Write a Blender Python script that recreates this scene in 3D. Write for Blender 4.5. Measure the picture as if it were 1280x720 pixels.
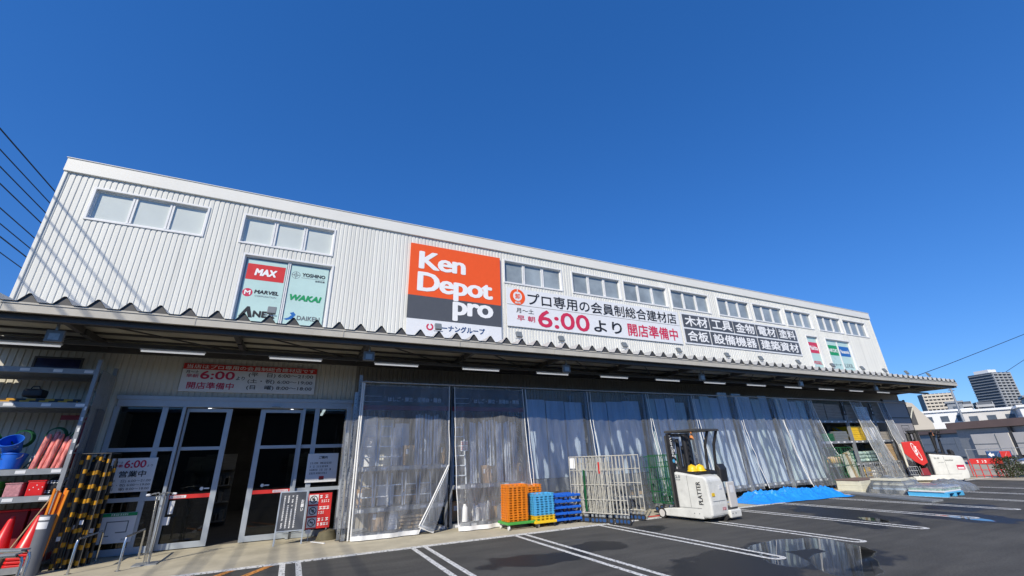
import bpy, math, random
from mathutils import Vector, Matrix, noise
random.seed(7)
for o in list(bpy.data.objects): bpy.data.objects.remove(o)
S = bpy.context.scene
COL = S.collection
R = math.radians
WY = 13.72            # front face of the store

# ------------------------------------------------------------------ camera, sky, sun, exposure
cd = bpy.data.cameras.new('camera'); cam = bpy.data.objects.new('camera', cd); COL.objects.link(cam)
cd.sensor_width = 36; cd.lens = 528.3047 / 1280 * 36; cd.clip_end = 3000; cd.clip_start = 0.05
r0 = Vector((0.90073402, -0.43301568, -0.03428767)); d0 = Vector((0.1326783, 0.34943386, -0.92751951)); f0 = Vector((0.41361177, 0.83089915, 0.37219875))
cam.matrix_world = Matrix(((r0.x, -d0.x, -f0.x, 0), (r0.y, -d0.y, -f0.y, 0), (r0.z, -d0.z, -f0.z, 1.75), (0, 0, 0, 1)))
S.camera = cam
SUN = Vector((0.926, 0.889, -1.0)).normalized()
ELEV = math.asin(-SUN.z); AZ = math.atan2(-SUN.x, -SUN.y)
w = bpy.data.worlds.new('World'); S.world = w; w.use_nodes = True
nt = w.node_tree; bg = nt.nodes['Background']
sky = nt.nodes.new('ShaderNodeTexSky'); sky.sky_type = 'NISHITA'; sky.sun_disc = False
sky.sun_elevation = ELEV; sky.sun_rotation = AZ; sky.air_density = 1.0; sky.dust_density = 0.0; sky.ozone_density = 3.0
hs = nt.nodes.new('ShaderNodeHueSaturation'); hs.inputs['Saturation'].default_value = 1.30
gm = nt.nodes.new('ShaderNodeGamma'); gm.inputs[1].default_value = 0.68
tn = nt.nodes.new('ShaderNodeMix'); tn.data_type = 'RGBA'; tn.blend_type = 'MULTIPLY'; tn.inputs[0].default_value = 1; tn.inputs[7].default_value = (0.57, 0.965, 1.66, 1)
nt.links.new(sky.outputs[0], hs.inputs['Color']); nt.links.new(hs.outputs[0], gm.inputs[0]); nt.links.new(gm.outputs[0], tn.inputs[6]); nt.links.new(tn.outputs[2], bg.inputs[0]); bg.inputs[1].default_value = 0.15
sd = bpy.data.lights.new('sun', 'SUN'); sun = bpy.data.objects.new('sun', sd); COL.objects.link(sun)
sd.energy = 5.0; sd.angle = R(0.53); sd.color = (1.0, 0.925, 0.79)
sun.rotation_euler = SUN.to_track_quat('-Z', 'Y').to_euler(); sun.location = (-20, -20, 30)
S.view_settings.view_transform = 'Standard'; S.view_settings.look = 'None'
S.view_settings.exposure = 0.0; S.view_settings.gamma = 1.0
S.cycles.max_bounces = 8; S.cycles.transparent_max_bounces = 24; S.cycles.use_denoising = True
S.cycles.caustics_reflective = False; S.cycles.caustics_refractive = False

# ------------------------------------------------------------------ materials
def nodes(m): return m.node_tree.nodes, m.node_tree.links
def mat(name, col, rough=0.6, metal=0.0, var=0.12, scale=6.0, bump=0.0, bscale=60.0, emit=0.0, spec=0.5, streak=None):
    m = bpy.data.materials.new(name); m.use_nodes = True
    N, L = nodes(m); p = N['Principled BSDF']
    p.inputs['Roughness'].default_value = rough; p.inputs['Metallic'].default_value = metal
    p.inputs['Specular IOR Level'].default_value = spec
    tc = N.new('ShaderNodeNewGeometry'); mp = N.new('ShaderNodeMapping')
    L.new(tc.outputs['Position'], mp.inputs[0])
    if streak: mp.inputs['Scale'].default_value = streak
    nz = N.new('ShaderNodeTexNoise'); nz.inputs['Scale'].default_value = scale; nz.inputs['Detail'].default_value = 5; nz.inputs['Roughness'].default_value = 0.62
    L.new(mp.outputs[0], nz.inputs[0])
    mr = N.new('ShaderNodeMapRange'); mr.inputs[1].default_value = 0.3; mr.inputs[2].default_value = 0.7; mr.inputs[3].default_value = 1 - var; mr.inputs[4].default_value = 1 + var * 0.6
    L.new(nz.outputs[0], mr.inputs[0])
    mx = N.new('ShaderNodeMix'); mx.data_type = 'RGBA'; mx.blend_type = 'MULTIPLY'; mx.inputs[0].default_value = 1
    mx.inputs[6].default_value = (*col, 1); L.new(mr.outputs[0], mx.inputs[7]); L.new(mx.outputs[2], p.inputs['Base Color'])
    rr = N.new('ShaderNodeMapRange'); rr.inputs[3].default_value = max(0.03, rough - 0.1); rr.inputs[4].default_value = min(1, rough + 0.1)
    L.new(nz.outputs[0], rr.inputs[0]); L.new(rr.outputs[0], p.inputs['Roughness'])
    if bump:
        n2 = N.new('ShaderNodeTexNoise'); n2.inputs['Scale'].default_value = bscale; n2.inputs['Detail'].default_value = 4
        L.new(tc.outputs['Position'], n2.inputs[0])
        b = N.new('ShaderNodeBump'); b.inputs['Strength'].default_value = bump; b.inputs['Distance'].default_value = 0.02
        L.new(n2.outputs[0], b.inputs['Height']); L.new(b.outputs[0], p.inputs['Normal'])
    if emit:
        p.inputs['Emission Color'].default_value = (*col, 1); p.inputs['Emission Strength'].default_value = emit
    return m
def glass_mat(name, tint, refl=1.0, rough=0.0):
    m = bpy.data.materials.new(name); m.use_nodes = True; N, L = nodes(m); N.remove(N['Principled BSDF'])
    t = N.new('ShaderNodeBsdfTransparent'); t.inputs[0].default_value = (*tint, 1)
    g = N.new('ShaderNodeBsdfGlossy'); g.inputs['Roughness'].default_value = rough; g.inputs[0].default_value = (refl, refl, refl, 1)
    fr = N.new('ShaderNodeFresnel'); fr.inputs[0].default_value = 1.5
    x = N.new('ShaderNodeMixShader'); L.new(fr.outputs[0], x.inputs[0]); L.new(t.outputs[0], x.inputs[1]); L.new(g.outputs[0], x.inputs[2])
    L.new(x.outputs[0], N['Material Output'].inputs[0]); return m
def film_mat(name, base, hazeamt, tint=(0.95, 0.965, 0.98), bump=0.5, rot=-14):
    m = bpy.data.materials.new(name); m.use_nodes = True; N, L = nodes(m); p = N['Principled BSDF']
    p.inputs['Base Color'].default_value = (*base, 1); p.inputs['Roughness'].default_value = 0.16; p.inputs['Specular IOR Level'].default_value = 0.8
    t = N.new('ShaderNodeBsdfTransparent'); t.inputs[0].default_value = (*tint, 1)
    g = N.new('ShaderNodeNewGeometry'); mp = N.new('ShaderNodeMapping'); L.new(g.outputs['Position'], mp.inputs[0])
    mp.inputs['Rotation'].default_value = (0, R(rot), 0); mp.inputs['Scale'].default_value = (4.2, 2.0, 0.7)
    n1 = N.new('ShaderNodeTexNoise'); n1.inputs['Scale'].default_value = 1.6; n1.inputs['Detail'].default_value = 6; n1.inputs['Roughness'].default_value = 0.65; n1.inputs['Distortion'].default_value = 0.8
    L.new(mp.outputs[0], n1.inputs[0])
    mr = N.new('ShaderNodeMapRange'); mr.inputs[1].default_value = 0.42; mr.inputs[2].default_value = 0.78; mr.inputs[3].default_value = hazeamt * 0.75; mr.inputs[4].default_value = hazeamt * 2.1
    L.new(n1.outputs[0], mr.inputs[0])
    fr = N.new('ShaderNodeFresnel'); fr.inputs[0].default_value = 1.45
    ad = N.new('ShaderNodeMath'); ad.operation = 'ADD'; ad.use_clamp = True; L.new(mr.outputs[0], ad.inputs[0]); L.new(fr.outputs[0], ad.inputs[1])
    b = N.new('ShaderNodeBump'); b.inputs['Strength'].default_value = bump; b.inputs['Distance'].default_value = 0.03
    n2 = N.new('ShaderNodeTexNoise'); n2.inputs['Scale'].default_value = 2.6; n2.inputs['Detail'].default_value = 5; n2.inputs['Distortion'].default_value = 1.2
    mp2 = N.new('ShaderNodeMapping'); mp2.inputs['Scale'].default_value = (3.5, 2, 0.8); L.new(g.outputs['Position'], mp2.inputs[0]); L.new(mp2.outputs[0], n2.inputs[0])
    L.new(n2.outputs[0], b.inputs['Height']); L.new(b.outputs[0], p.inputs['Normal']); L.new(b.outputs[0], fr.inputs['Normal'])
    x = N.new('ShaderNodeMixShader'); L.new(ad.outputs[0], x.inputs[0]); L.new(t.outputs[0], x.inputs[1]); L.new(p.outputs[0], x.inputs[2])
    L.new(x.outputs[0], N['Material Output'].inputs[0]); return m
def stripe_mat(name, c1, c2, period, duty, axis=2, rough=0.5):
    m = mat(name, c1, rough); N, L = nodes(m); p = N['Principled BSDF']
    g = N.new('ShaderNodeNewGeometry'); s = N.new('ShaderNodeSeparateXYZ'); L.new(g.outputs['Position'], s.inputs[0])
    d = N.new('ShaderNodeMath'); d.operation = 'DIVIDE'; d.inputs[1].default_value = period; oi = N.new('ShaderNodeObjectInfo'); ja = N.new('ShaderNodeMath'); ja.operation = 'MULTIPLY_ADD'; ja.inputs[1].default_value = 0.16; L.new(oi.outputs['Random'], ja.inputs[0]); L.new(s.outputs[axis], ja.inputs[2]); L.new(ja.outputs[0], d.inputs[0])
    f = N.new('ShaderNodeMath'); f.operation = 'FRACT'; L.new(d.outputs[0], f.inputs[0])
    k = N.new('ShaderNodeMath'); k.operation = 'GREATER_THAN'; k.inputs[1].default_value = duty; L.new(f.outputs[0], k.inputs[0])
    x = N.new('ShaderNodeMix'); x.data_type = 'RGBA'; L.new(k.outputs[0], x.inputs[0]); x.inputs[6].default_value = (*c1, 1); x.inputs[7].default_value = (*c2, 1)
    L.new(x.outputs[2], p.inputs['Base Color']); return m
def mask_max(N, L, pos, ells, dist, nscale):
    nz = N.new('ShaderNodeTexNoise'); nz.inputs['Scale'].default_value = nscale; nz.inputs['Detail'].default_value = 4; L.new(pos, nz.inputs[0])
    cur = None
    for cx, cy, rx, ry, rot in ells:
        mp = N.new('ShaderNodeMapping'); mp.vector_type = 'TEXTURE'; mp.inputs[1].default_value = (cx, cy, 0); mp.inputs[2].default_value = (0, 0, R(rot)); mp.inputs[3].default_value = (rx, ry, 1)
        L.new(pos, mp.inputs[0])
        ln = N.new('ShaderNodeVectorMath'); ln.operation = 'LENGTH'; L.new(mp.outputs[0], ln.inputs[0])
        s = N.new('ShaderNodeMath'); s.operation = 'SUBTRACT'; s.inputs[0].default_value = 1; L.new(ln.outputs['Value'], s.inputs[1])
        if cur is None: cur = s.outputs[0]
        else:
            mx = N.new('ShaderNodeMath'); mx.operation = 'MAXIMUM'; L.new(cur, mx.inputs[0]); L.new(s.outputs[0], mx.inputs[1]); cur = mx.outputs[0]
    a = N.new('ShaderNodeMath'); a.operation = 'MULTIPLY_ADD'; L.new(nz.outputs[0], a.inputs[0]); a.inputs[1].default_value = dist; a.inputs[2].default_value = -dist * 0.5
    t = N.new('ShaderNodeMath'); t.operation = 'ADD'; L.new(cur, t.inputs[0]); L.new(a.outputs[0], t.inputs[1]); return t.outputs[0]
def asphalt_mat():
    m = bpy.data.materials.new('asphalt'); m.use_nodes = True; N, L = nodes(m); p = N['Principled BSDF']
    g = N.new('ShaderNodeNewGeometry'); fl = N.new('ShaderNodeVectorMath'); fl.operation = 'MULTIPLY'; fl.inputs[1].default_value = (1, 1, 0); L.new(g.outputs['Position'], fl.inputs[0]); pos = fl.outputs[0]
    n1 = N.new('ShaderNodeTexNoise'); n1.inputs['Scale'].default_value = 0.55; n1.inputs['Detail'].default_value = 6; n1.inputs['Roughness'].default_value = 0.6; L.new(pos, n1.inputs[0])
    n2 = N.new('ShaderNodeTexNoise'); n2.inputs['Scale'].default_value = 26; n2.inputs['Detail'].default_value = 7; n2.inputs['Roughness'].default_value = 0.8; L.new(pos, n2.inputs[0])
    mp = N.new('ShaderNodeMapping'); mp.inputs['Rotation'].default_value = (0, 0, R(12)); mp.inputs['Scale'].default_value = (0.5, 2.4, 1); L.new(pos, mp.inputs[0])
    n3 = N.new('ShaderNodeTexNoise'); n3.inputs['Scale'].default_value = 1.3; n3.inputs['Detail'].default_value = 5; L.new(mp.outputs[0], n3.inputs[0])
    cr = N.new('ShaderNodeValToRGB'); cr.color_ramp.elements[0].position = 0.32; cr.color_ramp.elements[0].color = (0.043, 0.042, 0.038, 1); cr.color_ramp.elements[1].position = 0.72; cr.color_ramp.elements[1].color = (0.100, 0.096, 0.085, 1)
    mx = N.new('ShaderNodeMath'); mx.operation = 'ADD'; L.new(n1.outputs[0], mx.inputs[0]); L.new(n3.outputs[0], mx.inputs[1])
    hf = N.new('ShaderNodeMath'); hf.operation = 'MULTIPLY'; hf.inputs[1].default_value = 0.5; L.new(mx.outputs[0], hf.inputs[0]); L.new(hf.outputs[0], cr.inputs[0])
    sp = N.new('ShaderNodeMapRange'); sp.inputs[1].default_value = 0.33; sp.inputs[2].default_value = 0.67; sp.inputs[3].default_value = 0.6; sp.inputs[4].default_value = 1.4; L.new(n2.outputs[0], sp.inputs[0])
    c1 = N.new('ShaderNodeMix'); c1.data_type = 'RGBA'; c1.blend_type = 'MULTIPLY'; c1.inputs[0].default_value = 1; L.new(cr.outputs[0], c1.inputs[6]); L.new(sp.outputs[0], c1.inputs[7])
    wet = mask_max(N, L, pos, [(6.7, 5.6, 1.5, 1.1, 20), (8.3, 5.5, 1.5, 1.15, 0), (4.3, 8.0, 1.2, 0.5, -8), (5.9, 8.3, 0.9, 0.5, 10), (8.2, 9.3, 0.6, 0.4, 0), (13.9, 8.0, 1.0, 2.2, -25), (15.2, 6.0, 0.9, 1.5, -12), (12.6, 6.9, 0.5, 1.2, -40), (17.4, 6.6, 1.2, 0.8, 0), (4.5, 4.8, 1.2, .8, 0)], 1.5, 1.6)
    pud = mask_max(N, L, pos, [(8.95, 6.2, 1.15, 0.5, -6), (8.2, 4.85, 1.1, 0.5, 32), (9.35, 5.65, 0.5, 0.9, -25), (7.75, 5.6, 0.35, 0.7, -35), (15.05, 5.8, 0.22, 0.75, -20), (13.3, 6.9, 0.22, 0.5, -30)], 0.75, 1.9)
    ws = N.new('ShaderNodeMapRange'); ws.interpolation_type = 'SMOOTHSTEP'; ws.inputs[1].default_value = 0.0; ws.inputs[2].default_value = 0.22; L.new(wet, ws.inputs[0])
    ps = N.new('ShaderNodeMapRange'); ps.interpolation_type = 'SMOOTHSTEP'; ps.inputs[1].default_value = 0.04; ps.inputs[2].default_value = 0.14; L.new(pud, ps.inputs[0])
    c2 = N.new('ShaderNodeMix'); c2.data_type = 'RGBA'; L.new(ws.outputs[0], c2.inputs[0]); L.new(c1.outputs[2], c2.inputs[6]); c2.inputs[7].default_value = (0.018, 0.018, 0.018, 1)
    L.new(c2.outputs[2], p.inputs['Base Color'])
    r1 = N.new('ShaderNodeMapRange'); r1.inputs[3].default_value = 0.88; r1.inputs[4].default_value = 0.5; L.new(ws.outputs[0], r1.inputs[0])
    r2 = N.new('ShaderNodeMix'); r2.data_type = 'FLOAT'; L.new(ps.outputs[0], r2.inputs[0]); L.new(r1.outputs[0], r2.inputs[2]); r2.inputs[3].default_value = 0.03
    L.new(r2.outputs[0], p.inputs['Roughness'])
    n4 = N.new('ShaderNodeTexNoise'); n4.inputs['Scale'].default_value = 110; n4.inputs['Detail'].default_value = 3; L.new(pos, n4.inputs[0])
    b = N.new('ShaderNodeBump'); b.inputs['Distance'].default_value = 0.012
    bs = N.new('ShaderNodeMapRange'); bs.inputs[3].default_value = 0.7; bs.inputs[4].default_value = 0.0; L.new(ps.outputs[0], bs.inputs[0]); L.new(bs.outputs[0], b.inputs['Strength'])
    L.new(n4.outputs[0], b.inputs['Height']); L.new(b.outputs[0], p.inputs['Normal']); return m
def paint_mat(name, col):
    m = mat(name, col, 0.7, var=0.18, scale=14, bump=0.3, bscale=120); N, L = nodes(m)
    p = N['Principled BSDF']; g = N.new('ShaderNodeNewGeometry'); n = N.new('ShaderNodeTexNoise'); n.inputs['Scale'].default_value = 22; n.inputs['Detail'].default_value = 6; n.inputs['Roughness'].default_value = 0.7
    L.new(g.outputs['Position'], n.inputs[0]); mr = N.new('ShaderNodeMapRange'); mr.inputs[1].default_value = 0.38; mr.inputs[2].default_value = 0.48; L.new(n.outputs[0], mr.inputs[0]); L.new(mr.outputs[0], p.inputs['Alpha']); return m

M = {}
M['asphalt'] = asphalt_mat()
M['concrete'] = mat('apron_concrete', (0.47, 0.425, 0.315), 0.88, var=0.22, scale=1.6, bump=0.25, bscale=90)
M['beige_ground'] = mat('yard_concrete', (0.40, 0.36, 0.29), 0.9, var=0.15, scale=0.8, bump=0.2)
M['white_line'] = paint_mat('white_road_paint', (0.72, 0.72, 0.69))
M['orange_line'] = paint_mat('orange_road_paint', (0.65, 0.27, 0.06))
def clad_mat(name, col):
    m = mat(name, col, 0.48, var=0.05, scale=1.1, streak=(3.2, 1, 0.16)); N, L = nodes(m); p = N['Principled BSDF']; src = p.inputs['Base Color'].links[0].from_socket
    g = N.new('ShaderNodeNewGeometry'); s = N.new('ShaderNodeSeparateXYZ'); L.new(g.outputs['Position'], s.inputs[0])
    d = N.new('ShaderNodeMath'); d.operation = 'DIVIDE'; d.inputs[1].default_value = 0.768; L.new(s.outputs[0], d.inputs[0]); f = N.new('ShaderNodeMath'); f.operation = 'FLOOR'; L.new(d.outputs[0], f.inputs[0])
    wn_ = N.new('ShaderNodeTexWhiteNoise'); wn_.noise_dimensions = '1D'; L.new(f.outputs[0], wn_.inputs['W'])
    a = N.new('ShaderNodeMapRange'); a.inputs[3].default_value = 0.95; a.inputs[4].default_value = 1.03; L.new(wn_.outputs['Value'], a.inputs[0])
    mp = N.new('ShaderNodeMapping'); mp.inputs['Scale'].default_value = (9, 1, 0.22); L.new(g.outputs['Position'], mp.inputs[0]); nz = N.new('ShaderNodeTexNoise'); nz.inputs['Scale'].default_value = 1.0; nz.inputs['Detail'].default_value = 6; L.new(mp.outputs[0], nz.inputs[0])
    b = N.new('ShaderNodeMapRange'); b.inputs[1].default_value = 0.52; b.inputs[2].default_value = 0.75; b.inputs[3].default_value = 1.0; b.inputs[4].default_value = 0.86; L.new(nz.outputs[0], b.inputs[0])
    k = N.new('ShaderNodeMath'); k.operation = 'MULTIPLY'; L.new(a.outputs[0], k.inputs[0]); L.new(b.outputs[0], k.inputs[1])
    x = N.new('ShaderNodeMix'); x.data_type = 'RGBA'; x.blend_type = 'MULTIPLY'; x.inputs[0].default_value = 1; L.new(src, x.inputs[6]); L.new(k.outputs[0], x.inputs[7]); L.new(x.outputs[2], p.inputs['Base Color']); return m
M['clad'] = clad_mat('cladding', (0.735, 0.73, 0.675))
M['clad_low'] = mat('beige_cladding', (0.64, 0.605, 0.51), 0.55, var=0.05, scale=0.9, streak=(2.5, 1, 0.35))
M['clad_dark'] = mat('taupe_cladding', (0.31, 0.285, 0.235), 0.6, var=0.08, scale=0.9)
M['brownwall'] = mat('brown_wall', (0.10, 0.085, 0.07), 0.8, var=0.2)
M['cap'] = mat('parapet_metal', (0.775, 0.76, 0.695), 0.4, var=0.03, scale=0.7)
M['white_alu'] = mat('white_frame', (0.78, 0.78, 0.77), 0.4, var=0.04)
M['alu'] = mat('aluminium_frame', (0.44, 0.49, 0.54), 0.4, metal=0.25, var=0.06)
M['up_glass'] = mat('frosted_upper_pane', (0.30, 0.345, 0.365), 0.06, var=0.38, scale=0.9, spec=0.9)
M['sky_glare_glass'] = mat('sky_glare_pane', (0.60, 0.64, 0.60), 0.10, var=0.10, scale=0.5, spec=0.8)  # two left windows: bright sky reflection put into a paler pane colour
M['dark_glass'] = glass_mat('door_glass', (0.42, 0.46, 0.46))
M['film'] = film_mat('clear_plastic', (0.74, 0.80, 0.88), 0.07, bump=0.16, rot=0)
M['film_crinkled'] = film_mat('crinkled_plastic', (0.82, 0.84, 0.88), 0.115, bump=1.0, rot=-24)
M['film_dense'] = film_mat('gathered_plastic', (0.72, 0.77, 0.84), 0.20, bump=0.7)
M['hem'] = mat('white_hem', (0.80, 0.80, 0.78), 0.5, var=0.06)
M['fascia'] = mat('canopy_fascia_metal', (0.52, 0.49, 0.42), 0.55, var=0.12, scale=2.2, streak=(1, 1, 0.4))
M['fold'] = mat('folded_roof_metal', (0.50, 0.50, 0.48), 0.45, metal=0.2, var=0.1, scale=2)
M['under'] = mat('canopy_underside', (0.50, 0.47, 0.38), 0.7, var=0.2, scale=2)
M['steel'] = mat('grey_steel', (0.29, 0.31, 0.33), 0.5, metal=0.3, var=0.15)
M['darksteel'] = mat('dark_steel', (0.085, 0.083, 0.08), 0.55, metal=0.2, var=0.2)
M['galv'] = mat('galvanised_steel', (0.42, 0.44, 0.45), 0.45, metal=0.55, var=0.25, scale=14)
M['stainless'] = mat('stainless_tube', (0.62, 0.61, 0.58), 0.22, metal=0.9, var=0.08)
M['white'] = mat('white_paint', (0.80, 0.80, 0.79), 0.35, var=0.04)
M['forkwhite'] = mat('forklift_white', (0.74, 0.74, 0.69), 0.3, var=0.13, scale=4)
M['black'] = mat('black_rubber', (0.022, 0.022, 0.024), 0.5, var=0.2)
M['tyre'] = mat('tyre_rubber', (0.03, 0.03, 0.03), 0.8, var=0.2)
M['ink'] = mat('black_lettering', (0.015, 0.015, 0.018), 0.5, var=0.05)
M['whiteink'] = mat('white_lettering', (0.85, 0.85, 0.84), 0.45, var=0.02)
M['sign_orange'] = mat('sign_orange', (0.87, 0.105, 0.012), 0.4, var=0.03)
M['sign_grey'] = mat('sign_grey', (0.085, 0.09, 0.10), 0.45, var=0.05)
M['sign_white'] = mat('sign_white', (0.77, 0.78, 0.79), 0.4, var=0.03)
M['redink'] = mat('red_lettering', (0.60, 0.03, 0.085), 0.45, var=0.03)
M['navy'] = mat('navy_lettering', (0.02, 0.07, 0.20), 0.45, var=0.03)
M['greenink'] = mat('green_lettering', (0.01, 0.30, 0.10), 0.45, var=0.03)
M['blueink'] = mat('blue_lettering', (0.015, 0.13, 0.42), 0.45, var=0.03)
M['greyink'] = mat('grey_lettering', (0.16, 0.18, 0.19), 0.45, var=0.03)
M['cyan_film'] = mat('pale_cyan_window_film', (0.50, 0.68, 0.64), 0.3, var=0.05, scale=1.2)
M['sign_red'] = mat('sign_red', (0.62, 0.035, 0.03), 0.4, var=0.05)
M['dull_red'] = mat('header_red', (0.25, 0.02, 0.03), 0.5, var=0.1)
M['card'] = mat('cardboard', (0.42, 0.28, 0.16), 0.85, var=0.12, scale=5)
M['orange_pl'] = mat('orange_plastic', (0.85, 0.26, 0.015), 0.4, var=0.08)
M['cyan_pl'] = mat('light_blue_plastic', (0.10, 0.46, 0.78), 0.4, var=0.08)
M['yellow_pl'] = mat('yellow_plastic', (0.85, 0.55, 0.02), 0.4, var=0.08)
M['green_pl'] = mat('green_plastic', (0.07, 0.36, 0.06), 0.4, var=0.1)
M['blue_pl'] = mat('blue_plastic', (0.015, 0.13, 0.62), 0.4, var=0.12)
M['red_pl'] = mat('red_plastic', (0.68, 0.02, 0.02), 0.35, var=0.1)
M['pink_bag'] = mat('pink_wrapped_goods', (0.55, 0.26, 0.28), 0.25, var=0.3, scale=20)
M['pvc'] = mat('grey_pvc', (0.13, 0.14, 0.16), 0.4, var=0.06)
M['tarp'] = mat('blue_tarpaulin', (0.02, 0.27, 0.80), 0.38, var=0.12, scale=5, bump=0.3, bscale=18)
M['cagebeige'] = mat('beige_cage_steel', (0.53, 0.515, 0.455), 0.42, metal=0.1, var=0.15, scale=12)
M['cagegreen'] = mat('green_cage_steel', (0.012, 0.115, 0.04), 0.45, var=0.2)
M['wood'] = mat('timber', (0.45, 0.32, 0.18), 0.8, var=0.25, scale=5, streak=(1, 1, 6))
M['greywood'] = mat('weathered_timber', (0.34, 0.315, 0.275), 0.85, var=0.3, scale=5, streak=(0.4, 1, 6))
M['sheet'] = mat('grey_blue_sheet', (0.50, 0.60, 0.70), 0.25, metal=0.0, var=0.12, scale=1.5, streak=(3, 1, 0.3))
M['sheet_green'] = mat('grey_green_sheet', (0.47, 0.58, 0.60), 0.3, var=0.12, scale=1.5, streak=(3, 1, 0.3))
M['sheet_pale'] = mat('pale_grey_sheet', (0.56, 0.64, 0.71), 0.28, var=0.12, scale=1.5, streak=(3, 1, 0.3))
M['lampgrey'] = mat('lamp_grey', (0.22, 0.215, 0.20), 0.6, var=0.1)
M['lensgrey'] = mat('lamp_lens', (0.42, 0.42, 0.40), 0.3, var=0.1)
M['panelgrey'] = mat('end_panel_grey', (0.30, 0.29, 0.30), 0.55, var=0.08, scale=1.2)
M['pole'] = mat('aluminium_pole', (0.60, 0.66, 0.73), 0.32, metal=0.1, var=0.12)
M['tiger'] = stripe_mat('black_yellow_bands', (0.012, 0.012, 0.012), (0.52, 0.25, 0.007), 0.27, 0.70)
M['tigerx'] = stripe_mat('yellow_black_bar', (0.012, 0.012, 0.012), (0.62, 0.30, 0.008), 0.3, 0.5, 0)
M['candy'] = mat('red_white_wrapped', (0.80, 0.25, 0.21), 0.25, var=0.75, scale=9, streak=(3, 3, .6))
M['yellowsack'] = mat('yellow_sack', (0.72, 0.44, 0.02), 0.5, var=0.25, scale=9)
M['mint'] = mat('mint_white_bags', (0.45, 0.60, 0.53), 0.3, var=0.5, scale=13)
M['cream'] = mat('cream_board', (0.66, 0.64, 0.52), 0.6, var=0.08)
M['foil'] = film_mat('wrapping_film', (0.42, 0.46, 0.50), 0.22, bump=1.0, rot=30)
M['brown'] = mat('brown_roof_edge', (0.18, 0.125, 0.11), 0.7, var=0.2, scale=0.6)
M['tubeon'] = mat('lit_fluorescent_tube', (0.95, 0.97, 1.0), 0.4, emit=0.38, var=0.0)
M['striplight'] = mat('lit_ceiling_strip', (0.95, 0.97, 1.0), 0.4, emit=3.0, var=0.0)
M['inner'] = mat('shop_interior', (0.10, 0.09, 0.08), 0.8, var=0.3, scale=2)
M['towerdark'] = mat('tower_wall', (0.09, 0.105, 0.13), 0.5, var=0.15, scale=0.2)
M['towerpale'] = mat('tower_balcony', (0.40, 0.41, 0.42), 0.6, var=0.1, scale=0.2)
M['towermid'] = mat('tower_grey_rail', (0.27, 0.30, 0.33), 0.6, var=0.1, scale=0.2)
M['towercream'] = mat('cream_tower_wall', (0.55, 0.50, 0.42), 0.7, var=0.08, scale=0.2)
M['towerglass'] = mat('tower_window', (0.10, 0.12, 0.15), 0.2, var=0.3, scale=0.5)
M['offwhite'] = mat('offwhite_wall', (0.62, 0.60, 0.57), 0.75, var=0.1, scale=0.5)
M['leaf'] = mat('bush_leaf', (0.05, 0.075, 0.025), 0.7, var=0.5, scale=10)
M['bark'] = mat('bush_stem', (0.09, 0.06, 0.04), 0.85, var=0.3)
M['cable'] = mat('cable_rubber', (0.012, 0.012, 0.014), 0.6, var=0.1)
M['carpaint'] = mat('silver_car_paint', (0.30, 0.32, 0.34), 0.2, metal=0.6, var=0.05)
M['carglass'] = mat('dark_car_glass', (0.02, 0.025, 0.03), 0.05, var=0.05)
M['olive'] = mat('olive_weight', (0.12, 0.105, 0.06), 0.8, var=0.3, scale=8)
M['blind'] = mat('blue_dark_pane', (0.02, 0.03, 0.10), 0.15, var=0.3)
M['beacon'] = mat('amber_beacon', (0.75, 0.28, 0.08), 0.3, var=0.1)

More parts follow.
